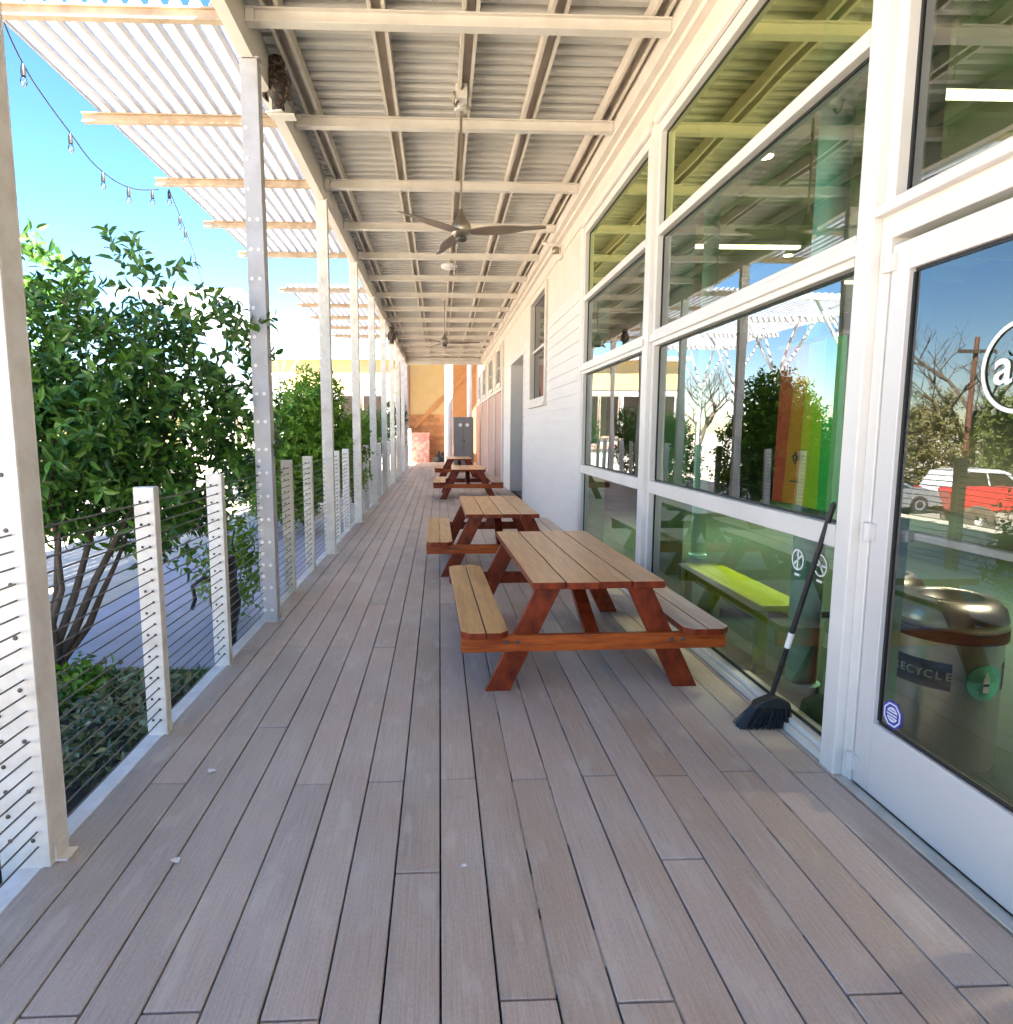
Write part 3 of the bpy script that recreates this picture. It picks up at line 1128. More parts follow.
for k, (lx, ly) in enumerate(((4.7, 5.0), (3.8, 9.0), (5.0, 2.2), (6.8, 11.0))):
    nm = ['linear lamp inside, seen through the pane above the door', 'linear lamp inside, seen low in the middle window pane', 'linear lamp added to brighten the steel bins', 'linear lamp deepest in the room toward the far end'][k]  # the lamp over the bins is unseen, added to brighten them
    t = thing('linear_lamp', 'long glowing ' + nm, 'lamp', (lx, ly, 3.95), R(90), group='glowing linear lamps inside')
    b = MB()
    b.box(-.05, .05, -1.1, 1.1, .035, .09)
    b.build('lamp_housing', M['frame'], t)
    b = MB()
    b.box(-.045, .045, -1.08, 1.08, .0, .033)
    b.build('diffuser', M['lamp'], t)
    al = bpy.data.lights.new('lamp_light', 'AREA')
    al.shape = 'RECTANGLE'
    al.size, al.size_y = .09, 2.1
    al.energy = (32, 45, 24, 45)[k]
    al.spread = R(82)
    al.color = (1.0, 0.88, 0.62)
    ao = bpy.data.objects.new('lamp_light', al)
    COL.objects.link(ao)
    ao.parent = t
    ao.location = (0, 0, -.01)
    for sy in (-.9, .9):
        b = MB()
        b.tube([(0, sy, .09), (0, sy, .50)], .006, 6)
        b.build('hanger', M['frame'], t)
for k, (lx, ly) in enumerate(((3.0, 2.9), (3.0, 6.2), (5.0, 5.2), (5.0, 9.5), (5.8, 1.9))):
    nm = ['above the bins', 'behind the mullion', 'in the middle of the room', 'toward the far end', 'above the transom'][k]
    t = thing('spot_lamp', 'small round glowing ceiling spot inside, ' + nm, 'lamp', (lx, ly, 4.0), group='round spots inside')
    b = MB()
    b.lathe([(.07, .0), (.075, .01), (.075, .12), (.02, .14)], n=16)
    b.build('lamp_housing', M['frame'], t, smooth='auto')
    b = MB()
    b.lathe([(.06, -.012), (.06, -.002)], n=16)
    b.build('bulb', M['spot'], t)

# ------------------------------------------------------------------ picnic tables
def picnic(loc, rz, label):
    t = thing('picnic_table', label, 'picnic table', loc, rz, 'red stained picnic tables in a row')
    LY = .93
    # top of four boards
    b = MB()
    bw = .183
    for k in range(4):
        x0 = -.375 + k * .1885
        j = (.004, -.006, .007, -.003)[k]
        b.box(x0, x0 + bw, -LY + j, LY + j, .625, .665, [1, 0, 1, 1, 1, 1])
    b.build('tabletop', [M['woodtop'], M['woodred']], t, bevel=.004)
    for sx in (-1, 1):
        b = MB()
        c = .05
        for k in range(2):
            xi, xo = (.505, .632) if k == 0 else (.637, .772)
            if k == 1:
                poly = [(xi, -LY), (xo - c, -LY), (xo, -LY + c), (xo, LY - c), (xo - c, LY), (xi, LY)]
            else:
                poly = [(xi + c, -LY), (xo, -LY), (xo, LY), (xi + c, LY), (xi, LY - c), (xi, -LY + c)]
            poly = [(sx * u, v) for u, v in poly]
            nn = len(poly)
            b.prism(poly, .345, .383, 'z', [1, 0] + [1] * nn)
        b.build('seat', [M['woodpale'] if sx > 0 else M['woodgold'], M['woodred']], t, bevel=.004)
        for sy in (-1, 1):
            b = MB()
            y0 = sy * .80
            zt = .6245
            poly = [(sx * .63, 0), (sx * .485, 0), (sx * (.185), zt), (sx * .33, zt)]
            b.prism(poly, y0 - .02, y0 + .02, 'y')
            b.build('leg', M['woodred'], t, bevel=.004)
    for sy in (-1, 1):
        b = MB()
        y0 = sy * .843
        b.prism([(-.765, .248), (.765, .248), (.772, .265), (.772, .3435), (-.772, .3435), (-.772, .265)], y0 - .019, y0 + .019, 'y')
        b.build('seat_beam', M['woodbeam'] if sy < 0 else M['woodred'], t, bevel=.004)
        b = MB()
        b.bar((0, sy * .80, .31), (0, sy * .18, .615), .085, .04)
        b.build('brace', M['woodred'], t, bevel=.003)
    b = MB()
    b.box(-.34, .34, -.045, .045, .585, .6245)
    b.build('top_cleat', M['woodred'], t, bevel=.004)
    b = MB()
    for sx in (-1, 1):
        for q_ in (.45, .515):
            b.lathe([(0, 0), (.011, .003), (.013, .008)], n=8, M=Matrix.Translation((sx * q_, -.872, .305)) @ Matrix.Rotation(R(-90), 4, 'X'))
    b.build('bolt', M['boltdark'], t)
    return t


pt = picnic((.865, 4.44, 0.001), R(1.4), 'red stained picnic table nearest the camera beside the big window')
for loc, rz, lab in (((.625, 7.42, .001), R(.4), 'red stained picnic table second along the wall, before the lap siding'),
                     ((.64, 15.1, .001), R(-1), 'third picnic table along the wall, beside the recessed door'),
                     ((.60, 20.6, .001), R(1), 'fourth, farthest picnic table along the wall, in front of the grey cabinet')):
    c = copy_tree(pt)
    c.location = loc
    c.rotation_euler = (0, 0, rz)
    c['label'] = lab

# ------------------------------------------------------------------ broom
t = thing('broom', 'black angled broom leaning against the window frame beside the glass door', 'broom', (1.66, 3.10, .0))
foot, tip = Vector((.03, .02, .155)), Vector((.107, -.265, 1.17))
b = MB()
b.tube([foot, tip], .0125, 12)
b.tube([tip, tip + (tip - foot).normalized() * .012], [.0125, .008], 12)
b.build('handle', M['black'], t, smooth='auto')
b = MB()
p0 = foot.lerp(tip, .28)
p1 = foot.lerp(tip, .36)
b.tube([p0, p1], .0145, 12)
b.build('white_sleeve', M['lettering'], t, smooth='auto')
b = MB()
b.prism([(-.075, .105), (.115, .105), (.105, .135), (.06, .155), (.045, .165), (.01, .165), (-.03, .150), (-.065, .135)], -.03, .03, 'y')
b.build('broom_head', M['black'], t, bevel=.008)
b = MB()
rb = random.Random(9)
for k in range(420):
    u = rb.random()
    v = rb.uniform(-.027, .027)
    xt = -.07 + .18 * u
    xb = -.155 + .275 * u + rb.uniform(-.006, .006)
    zb = .002 + .006 * rb.random()
    yb = v * 1.6 + rb.uniform(-.006, .006)
    b.tube([(xt, v, .108), (xb, yb, zb)], .0026, 3, cap=False)
b.prism([(-.07, .106), (.11, .106), (.108, .02), (-.118, .02)], -.022, .022, 'y')
b.build('bristles', M['black'], t)

# ------------------------------------------------------------------ ceiling fans and fixture
def fan(loc, drop, label, a0):
    t = thing('ceiling_fan', label, 'ceiling fan', loc, 0, 'ceiling fans under the porch roof')
    b = MB()
    b.tube([(0, 0, 0), (0, 0, drop)], .012, 10)
    b.build('downrod', M['nickel'], t, smooth='auto')
    b = MB()
    b.lathe([(.055, drop - .10), (.06, drop - .09), (.06, drop - .01), (.03, drop)], n=18)
    b.build('ceiling_mount', M['creambeam'], t, smooth='auto')
    b = MB()
    b.lathe([(.0, -.13), (.05, -.125), (.085, -.09), (.095, -.05), (.085, -.01), (.05, .03), (.03, .07), (.018, .12)], n=24)
    b.build('motor_housing', M['nickel'], t, smooth=True)
    b = MB()
    b.lathe([(.0, -.165), (.04, -.16), (.055, -.14), (.05, -.128)], n=20)
    b.build('hub_cap', M['boltdark'], t, smooth=True)
    for k in range(3):
        A = Matrix.Rotation(R(a0 + 120 * k), 4, 'Z') @ Matrix.Translation((0, 0, -.085)) @ Matrix.Rotation(R(-13), 4, 'X')
        b = MB()
        nn = 12
        vs, fs = [], []
        for s in range(nn + 1):
            f_ = s / nn
            r = .07 + .70 * f_
            wd = .05 + .045 * math.sin(math.pi * min(1, f_ * 1.25 + .05)) - .02 * f_
            wd *= 1 if s < nn else .6
            tw = .0 + .012 * (1 - f_)
            for (yy_, zz_) in ((-wd, -tw), (wd, tw), (wd, tw + .008), (-wd, -tw + .008)):
                vs.append((r, yy_, zz_))
        for s in range(nn):
            a, c = 4 * s, 4 * s + 4
            for j in range(4):
                fs.append((a + j, a + (j + 1) % 4, c + (j + 1) % 4, c + j))
        fs += [(3, 2, 1, 0), (4 * nn, 4 * nn + 1, 4 * nn + 2, 4 * nn + 3)]
        b.add(vs, fs, 0, A)
        b.build('blade', M['blade'], t, smooth='auto')
    return t


fan((.205, 6.2, 3.38), 1.05, 'brown three bladed ceiling fan hanging nearest, on a long rod', -14)
fan((.12, 14.6, 3.50), .93, 'brown three bladed ceiling fan hanging farther along the porch', -5)
t = thing('ceiling_fixture', 'round white fixture hanging under the roof beyond the nearest fan', 'light fixture', (.17, 11.3, 4.24))
b = MB()
b.lathe([(.0, -.05), (.11, -.045), (.14, -.015), (.13, .02), (.05, .04)], n=24)
b.build('fixture_shade', M['white'], t, smooth=True)
b = MB()
b.tube([(0, 0, .035), (0, 0, .19)], .02, 10)
b.build('fixture_stem', M['creambeam'], t)
t = thing('junction_box', 'small conduit box on the purlin where the nearest fan hangs', 'junction box', (.20, 5.95, 4.30))
b = MB()
b.box(-.05, .05, -.06, .06, .0, .12)
b.build('box_body', M['creambeam'], t, bevel=.008)
b = MB()
b.tube([(-.03, 0, .0), (-.05, -.02, -.05), (-.07, -.05, -.03), (-.06, -.1, .03)], .012, 8)
b.tube([(0, -.06, .07), (-.01, -.25, .10), (-.03, -.6, .11)], .012, 8)
b.build('conduit', M['nickel'], t, smooth=True)

# ------------------------------------------------------------------ owls
def owl(loc, rz, label, s=1.0):
    t = thing('owl_decoy', label, 'owl decoy', loc, rz, 'owl decoys on the roof beam')
    t.scale = (s, s, s)
    b = MB()
    b.lathe([(.045, .0), (.06, .01), (.062, .05), (.055, .075), (.078, .12), (.092, .19), (.095, .25), (.083, .31), (.066, .345), (.074, .37), (.078, .40), (.066, .43), (.035, .448), (.0, .45)], n=20)
    for sx in (-1, 1):
        b.lathe([(.022, .0), (.016, .02), (.0, .05)], n=8, M=Matrix.Translation((sx * .045, -.01, .42)) @ Matrix.Rotation(R(18 * sx), 4, 'Y'))
    b.build('owl_body', M['owl'], t, smooth=True)
    for sx in (-1, 1):
        b = MB()
        b.lathe([(.0, .0), (.02, .008), (.024, .02)], n=14, M=Matrix.Translation((sx * .03, -.088, .395)) @ Matrix.Rotation(R(-90), 4, 'X'))
        b.build('eye', M['byellow'], t)
        b = MB()
        b.prism([(.0, .10), (.03, .11), (.032, .27), (.014, .31), (-.01, .28)], -.02, .06, 'y', 0, Matrix.Translation((sx * .075, .0, .0)) @ Matrix.Rotation(0 if sx > 0 else math.pi, 4, 'Z'))
        b.build('wing', M['owl'], t, bevel=.012)
    b = MB()
    b.lathe([(.012, .0), (.0, .03)], n=6, M=Matrix.Translation((0, -.075, .385)) @ Matrix.Rotation(R(110), 4, 'X'))
    b.build('beak', M['boltdark'], t)
    b = MB()
    b.box(-.075, .075, -.075, .075, -.012, -.001)
    b.build('perch_plate', M['postwhite'], t)
    return t


owl((-1.27, 5.55, 3.99), R(165), 'dark owl decoy perched by the second tall post under the roof edge', .95)
owl((-1.22, 17.2, 3.72), R(180), 'small dark owl decoy far down the roof edge', .95)
for (yy, zz) in ((5.55, 3.977), (17.2, 3.707)):
    t = thing('perch_bracket', 'small cream bracket under the ' + ('nearer' if yy < 10 else 'farther') + ' owl decoy', 'bracket', (-1.30, yy, zz), group='owl brackets')
    b = MB()
    b.box(-.02, .17, -.05, .05, -.016, -.0003)
    b.build('shelf', M['creambeam'], t)
    b = MB()
    b.box(-.02, .0, -.05, .05, .0, .20)
    b.build('back_plate', M['creambeam'], t)

# ------------------------------------------------------------------ string lights
def strand(pts, bulbs, label):
    t = thing('string_light', label, 'string lights', pts[0], group='string light strands outside the posts')
    o = Vector(pts[0])
    P = [Vector(p) - o for p in pts]
    fine = []
    for i in range(len(P) - 1):
        p0, p1, p2, p3 = P[max(i - 1, 0)], P[i], P[i + 1], P[min(i + 2, len(P) - 1)]
        for s in range(5):
            u = s / 5
            fine.append(.5 * ((2 * p1) + (p2 - p0) * u + (2 * p0 - 5 * p1 + 4 * p2 - p3) * u * u + (3 * p1 - p0 - 3 * p2 + p3) * u ** 3))
    fine.append(P[-1])
    b = MB()
    b.tube(fine, .006, 6)
    b.build('wire', M['black'], t, smooth=True)
    for u in bulbs:
        p = fine[int(u * (len(fine) - 1))]
        b = MB()
        b.lathe([(.006, .0), (.016, -.03), (.019, -.06), (.019, -.095)], (p.x, p.y, p.z), 10)
        b.tube([p + Vector((0, 0, .0)), p + Vector((0, 0, -.03))], .006, 5)
        k = b.build('socket', M['black'], t, smooth='auto')
        b = MB()
        b.lathe([(.013, -.096), (.023, -.12), (.026, -.14), (.018, -.165), (.0, -.178)], (p.x, p.y, p.z), 12)
        b.build('bulb', M['bulb'], k, smooth=True)


strand([(-3.0, 4.95, 4.52), (-3.11, 5.2, 4.4), (-3.22, 5.62, 4.3), (-3.29, 6.03, 4.24), (-3.33, 6.4, 4.18), (-3.35, 6.77, 4.09), (-3.34, 7.13, 4.06), (-3.32, 7.41, 4.08), (-3.29, 7.69, 4.14), (-3.20, 7.96, 4.24)],
       (.215, .45, .64, .80, .97), 'string of clear bulbs drooping beside the nearer trellis')
strand([(-3.08, 7.96, 4.24), (-3.3, 8.83, 4.23), (-3.51, 9.67, 4.19), (-3.75, 10.6, 4.14), (-4.25, 12.4, 4.02), (-4.6, 13.9, 4.05)], (.03, .2, .34, .6, .8), 'string of clear bulbs leading from the trellis toward the courtyard canopy')

# ------------------------------------------------------------------ foliage
def leaf_mesh(name, clumps, ntwig, llen, lw, m, parent, seed, nl=(7, 11), upb=.18, tl=(.12, .26)):
    rg = np.random.default_rng(seed)
    wts = np.array([c[2] for c in clumps], float)
    wts /= wts.sum()
    ci = rg.choice(len(clumps), ntwig, p=wts)
    V, F = [], []
    for i in ci:
        c = np.array(clumps[i][0])
        r = np.array(clumps[i][1])
        q = rg.normal(size=3)
        q /= np.linalg.norm(q)
        rad = rg.random() ** .42
        p = c + q * r * rad
        dr = q * .75 + rg.normal(size=3) * .45 + np.array([0, 0, upb])
        dr /= np.linalg.norm(dr)
        L_ = rg.uniform(*tl)
        n_ = int(rg.integers(nl[0], nl[1]))
        sd = np.cross(dr, rg.normal(size=3))
        sd /= np.linalg.norm(sd)
        for k in range(n_):
            a = k * 2.4
            s2 = sd * math.cos(a) + np.cross(dr, sd) * math.sin(a)
            b0 = p + dr * L_ * (k / n_)
            ld = dr * rg.uniform(.35, .8) + s2 * .8 + np.array([0, 0, -.12])
            ld /= np.linalg.norm(ld)
            nrm = np.cross(ld, np.cross(dr, ld) + rg.normal(size=3) * .25)
            nrm /= (np.linalg.norm(nrm) + 1e-6)
            wv = np.cross(ld, nrm)
            l = llen * rg.uniform(.65, 1.25)
            w_ = lw * rg.uniform(.75, 1.2)
            o = len(V)
            cu = nrm * w_ * .2
            V += [tuple(b0), tuple(b0 + ld * l * .28 + wv * w_ * .45 + cu), tuple(b0 + ld * l * .66 + wv * w_ * .40 + cu * .6), tuple(b0 + ld * l - nrm * l * .14),
                  tuple(b0 + ld * l * .66 - wv * w_ * .40 + cu * .6), tuple(b0 + ld * l * .28 - wv * w_ * .45 + cu), tuple(b0 + ld * l * .3), tuple(b0 + ld * l * .67 - nrm * l * .03)]
            F += [(o, o + 1, o + 6), (o + 1, o + 2, o + 7, o + 6), (o + 2, o + 3, o + 7), (o, o + 6, o + 5), (o + 6, o + 7, o + 4, o + 5), (o + 7, o + 3, o + 4)]
    b = MB()
    b.v, b.f, b.m = V, F, [0] * len(F)
    return b.build(name, m, parent, fix=False)


def stems(parent, base, tips, r0, m, seed, name='trunk'):
    rg = random.Random(seed)
    b = MB()
    for tp in tips:
        p, q = Vector(base) + Vector((rg.uniform(-.03, .03), rg.uniform(-.03, .03), 0)), Vector(tp)
        pts = []
        for k in range(7):
            f_ = k / 6
            j = .05 * math.sin(math.pi * f_)
            pts.append(p.lerp(q, f_) + Vector((rg.uniform(-j, j), rg.uniform(-j, j), -.25 * f_ * (1 - f_) * (q - p).xy.length)))
        b.tube(pts, [r0 * (1 - .8 * k / 6) for k in range(7)], 7)
    return b.build(name, m, parent, smooth=True)


# big shrub outside the railing, between the first two tall posts
t = thing('big_shrub', 'big dark green shrub with glossy leaves outside the railing by the second tall post', 'shrub', (-2.62, 4.35, GZ))
cl = [((-.35, .35, 2.3), (.6, .55, .50), 2.2), ((.35, .6, 1.95), (.65, .6, .55), 4), ((.0, .3, 1.55), (.75, .65, .50), 4.5),
      ((.8, .8, 2.42), (.5, .5, .26), .9), ((1.0, .95, 1.7), (.28, .40, .42), 1.2), ((-.55, .3, 1.5), (.6, .6, .6), 3),
      ((-.35, .55, 2.75), (.45, .40, .34), .65), ((.45, .6, 2.72), (.5, .45, .28), .4), ((.55, .65, 1.2), (.45, .5, .30), 1.8), ((-.2, .4, 1.15), (.6, .5, .22), .9),
      ((.55, .55, .95), (.25, .3, .28), .5), ((-.9, .5, 2.5), (.5, .5, .5), 1.5)]
leaf_mesh('crown', cl, 1600, .100, .042, M['leaf'], t, 11)
stems(t, (0, -.1, 0), [(-.35, .35, 2.3), (.35, .6, 1.9), (.0, .3, 1.9), (.75, .75, 2.2), (-.6, .3, 1.5), (.45, .5, 1.2), (.1, .1, 1.3)], .034, M['bark'], 5)

def shrub(loc, cl, n, m, label, seed, ll=.09, lw=.04, nm='shrub', tips=None, grp='shrubs along the outside of the deck'):
    t = thing(nm, label, 'shrub', loc, group=grp)
    leaf_mesh('crown', cl, n, ll, lw, m, t, seed)
    stems(t, (0, 0, 0), tips or [c[0] for c in cl], .03, M['bark'], seed)
    return t


shrub((-2.2, 11.0, GZ), [((-.35, 0, 1.2), (.8, .8, .85), 4), ((.3, .2, 1.3), (.6, .7, .8), 3), ((.0, 0, 1.9), (.60, .6, .6), 2.4), ((.2, .1, 2.35), (.35, .35, .32), .6), ((-.5, .1, .8), (.7, .7, .6), 3)], 2400, M['leafbright'], 'bright lime green shrub beyond the second tall post', 21, nm='lime_shrub')
shrub((-2.1, 15.6, GZ), [((0, 0, 1.1), (.45, .8, .7), 3), ((.1, .3, 1.6), (.35, .6, .5), 2)], 600, M['leafbright'], 'mid green shrub beside the fourth tall post', 22)
shrub((-2.25, 19.5, GZ), [((0, 0, 1.1), (.5, .9, .8), 3), ((.1, .3, 1.8), (.35, .6, .6), 2)], 500, M['leaf'], 'dark green shrub beside the sixth tall post', 23, .10)
shrub((-2.0, 25.5, GZ), [((0, 0, 1.6), (.6, .9, .8), 3), ((.2, .2, 2.3), (.5, .6, .6), 2)], 500, M['leaf'], 'dark shrub at the far end of the railing', 24, .11)
shrub((-1.86, 5.75, GZ), [((0, 0, .45), (.2, .22, .30), 3), ((.03, .05, .85), (.15, .16, .2), 1)], 100, M['leafbright'], 'small leafy sapling behind the second tall post', 25, .075, .035)
shrub((-2.9, 13.5, GZ), [((0, 0, .6), (.6, .9, .55), 3), ((-.6, .3, .7), (.5, .6, .5), 3)], 500, M['leaf'], 'low dark bush beyond the lime green shrub', 27, .08, .04)

# groundcover and grass in the bed
cl = [((rnd.uniform(-3.6, -1.62), rnd.uniform(.2, 4.3), GZ + .06), (.28, .28, .12), 1) for k in range(46)]
o = leaf_mesh('groundcover', cl, 1150, .065, .034, M['leafdark'], None, 31, (3, 7), .6, (.05, .14))
tag(o, 'dark leafy groundcover filling the bed below the railing', 'groundcover', kind='stuff')
cl = [((-1.66, 2.42, GZ + .14), (.10, .12, .08), 1), ((-2.3, 3.95, GZ + .14), (.22, .18, .10), 1.6)]
o = leaf_mesh('bright_sprigs', cl, 70, .075, .036, M['leafbright'], None, 33, (5, 8), .6, (.06, .14))
tag(o, 'bright green sprigs poking out of the dark groundcover', 'sprigs', kind='stuff')
b = MB()
rg = random.Random(6)
for k in range(5000):
    x_, y_ = rg.uniform(-4.6, -1.55), 4.5 - abs(rg.gauss(0, .16))
    hh = rg.uniform(.03, .08)
    dx, dy = rg.uniform(-.03, .03), rg.uniform(-.03, .03)
    b.add([(x_ - .003, y_, GZ), (x_ + .003, y_, GZ), (x_ + dx, y_ + dy, GZ + hh)], [(0, 1, 2)])
o = b.build('grass', M['grass'], fix=False)
tag(o, 'strip of green grass along the paved path', 'grass', kind='stuff')

# dark bundle outside the railing
t = thing('covered_bundle', 'black lumpy covered bundle outside the railing before the second tall post', 'standpipe', (-1.66, 5.0, GZ))
b = MB()
rg = random.Random(3)
pr = [(.05, 0), (.055, .1), (.06, .2), (.09, .30), (.115, .40), (.10, .50), (.075, .62), (.07, .70), (.075, .74), (.0, .75)]
n = 14
vs, fs = [], []
for r, z in pr:
    for k in range(n):
        a = 2 * math.pi * k / n
        q_ = r * (1 + .16 * math.sin(3 * a + z * 9) + rg.uniform(-.08, .08))
        vs.append((q_ * math.cos(a), q_ * math.sin(a), z))
for i in range(len(pr) - 1):
    for k in range(n):
        fs.append((i * n + k, i * n + (k + 1) % n, (i + 1) * n + (k + 1) % n, (i + 1) * n + k))
b.add(vs, fs)
b.build('cover', M['black'], t, smooth=True)
b = MB()
b.tube([(-.06, 0, .55), (-.16, -.03, .58), (-.24, -.05, .52), (-.22, -.06, .42), (-.25, -.05, .34)], .016, 8)
b.build('hose', M['black'], t, smooth=True)

# ------------------------------------------------------------------ courtyard canopy on Y posts
t = thing('courtyard_canopy', 'white slatted courtyard canopy on V braced posts beyond the shrubs', 'canopy', (-5.2, 18, GZ))
b = MB()
x = -1.3
while x < 1.1:
    b.box(x, x + .055, -4, 4.5, 4.60, 4.625)
    x += .155
b.build('canopy_slats', M['translucent'], t)
for y in (-4, -1.2, 1.6, 4.4):
    b = MB()
    b.box(-1.4, 1.15, y - .04, y + .04, 4.47, 4.595)
    b.build('canopy_beam', M['white'], t)
for sy in (-3.9, -.9, 1.7, 4.3):
    b = MB()
    b.tube([(-.1, sy, 0), (-.1, sy, 3.15)], .05, 10)
    for dx in (-.85, .85):
        b.tube([(-.1, sy, 3.1), (-.1 + dx, sy, 4.5)], .035, 8)
    for dy in (-.9, .9):
        b.tube([(-.1, sy, 3.1), (-.1, sy + dy, 4.5)], .028, 8)
    b.build('branched_post', M['white'], t, smooth='auto')

# ------------------------------------------------------------------ far buildings
t = thing('courtyard_building', 'white courtyard building with yellow upper band and dark windows', 'building', (-9.4, 29, GZ))
b = MB()
b.box(2.2, 7.3, 0, 7, 0, 3.5)
b.build('wall', M['bwhite'], t)
b = MB()
b.box(2.15, 7.35, -.03, 7.05, 3.503, 4.75)
b.build('upper_band', M['byellow'], t)
b = MB()
b.box(2.0, 7.5, -.3, 7.2, 4.753, 4.95)
b.build('roof', M['bwhite'], t)
for x in (3.0, 4.4, 5.5, 6.5):
    b = MB()
    b.box(x - .46, x + .46, -.10, -.003, 1.4, 3.3)
    f_ = b.build('window', M['rust'] if x > 5 else M['frame'], t)
    b = MB()
    b.box(x - .40, x + .40, -.115, -.1015, 1.48, 3.22)
    b.build('pane', M['darkwin'], f_)
b = MB()
b.box(2.2, 7.3, -.08, -.001, .9, 1.1)
b.build('belt_course', M['pink'], t)

t = thing('end_building', 'orange sided building, its sunlit part painted yellow, closing the far end of the deck', 'building', (0, 34.0, GZ))
b = MB()
b.box(-1.55, 3.2, 0, 4, 0, 5.6)
b.build('wall', M['borange'], t)
b = MB()
b.box(-1.5, .5, -.06, -.003, 2.55, 5.6)  # sunlit upper left of the end wall, painted as a yellow sheet
b.build('sunlit_wall_area', M['byellow'], t)
b = MB()
b.box(-2.05, -1.552, -.12, 4, 0, 6.0)
b.build('pink_corner', M['pink'], t)
for (xx, wd, zt) in ((.42, .2, 5.4), (1.40, .12, 5.4)):
    b = MB()
    b.lathe([(wd, 0), (wd, zt)], (xx, -3.2, 0), 20)
    b.build('column', M['white'], t, smooth='auto')
b = MB()
b.box(-1.8, 3.2, -3.6, -.0, 5.45, 5.65)
b.build('porch_roof', M['bwhite'], t)
b = MB()
b.bar((-1.3, -.12, 1.9), (1.8, -.12, 5.0), .05, .22)  # slanting shadow edge on the wall, laid on as an orange bar
b.build('shadow_edge_band', M['borange'], t)
t = bpy.data.objects['end_building']
b = MB()
z = .1
while z < 2.5:
    x_ = -1.5 - (.3 if round(z * 100) % 2 else 0)
    while x_ < .5:
        b.box(max(x_, -1.5), min(x_ + .58, .5), -.03, -.0005, z, z + .17)
        x_ += .60
    z += .19
b.build('brick_facing', pm('orange_brick', (0.66, 0.33, 0.15), (0.50, 0.23, 0.09), 0.8, 3, island=.2), t)
t = thing('painted_wall', 'low pink painted brick wall at the far end of the deck', 'wall', (-1.05, 33.2, GZ))
b = MB()
b.box(-.72, .52, -.1, .1, 0, 1.55)
b.build('wall_body', pm('pink_mural', (0.55, 0.22, 0.20), (0.62, 0.45, 0.40), 0.8, 6, contrast=(.42, .58)), t)
b = MB()
b.box(-.76, .56, -.13, .13, 1.552, 1.62)
b.build('coping', M['pink'], t)
for k, (xx, yy, s_) in enumerate(((-.05, 32.4, 1.0), (.32, 32.7, 1.25))):
    t = thing('trash_bag', ['small black trash bag at the far end of the deck', 'larger black trash bag with white items beside the far column'][k], 'trash bag', (xx, yy, GZ), group='bags at the far end')
    b = MB()
    rg = random.Random(k)
    vs, fs = [], []
    n = 12
    for i in range(8):
        f_ = i / 7
        for k2 in range(n):
            a = 2 * math.pi * k2 / n
            r = s_ * (.30 * math.sin(math.pi * (f_ * .85 + .12))) * (1 + rg.uniform(-.15, .15))
            vs.append((r * math.cos(a), r * math.sin(a), s_ * .62 * f_))
    for i in range(7):
        for k2 in range(n):
            fs.append((i * n + k2, i * n + (k2 + 1) % n, (i + 1) * n + (k2 + 1) % n, (i + 1) * n + k2))
    fs.append(tuple(7 * n + q for q in range(n)))
    b.add(vs, fs)
    b.build('bag_body', M['black'], t, smooth=True)
    b = MB()
    b.lathe([(.05 * s_, .62 * s_), (.09 * s_, .70 * s_), (.03 * s_, .74 * s_)], n=10)
    b.build('bag_knot', M['scrap'] if k else M['black'], t, smooth=True)

# electrical cabinet
t = thing('electrical_cabinet', 'grey electrical cabinet with two white stickers at the far end by the wall', 'cabinet', (1.03, 28.3, 0))
b = MB()
b.box(-.44, .44, 0, .5, .08, 2.10)
b.box(-.40, .40, .03, .47, 0.001, .08)
b.build('cabinet_body', M['grey'], t, bevel=.01)
for sx in (-1, 1):
    b = MB()
    b.box(min(.005 * sx, .425 * sx), max(.005 * sx, .425 * sx), -.025, -.002, .12, 2.06)
    d_ = b.build('door', M['grey'], t, bevel=.006)
    b = MB()
    b.box(sx * .05 - .015, sx * .05 + .015, -.05, -.027, 1.0, 1.16)
    b.build('handle', M['boltdark'], d_)
b = MB()
for xx in (-.14, .16):
    b.lathe([(.075, 0), (.075, .003)], n=16, M=Matrix.Translation((xx, -.027, 1.76)) @ Matrix.Rotation(R(90), 4, 'X'))
b.build('sticker', M['lettering'], t)

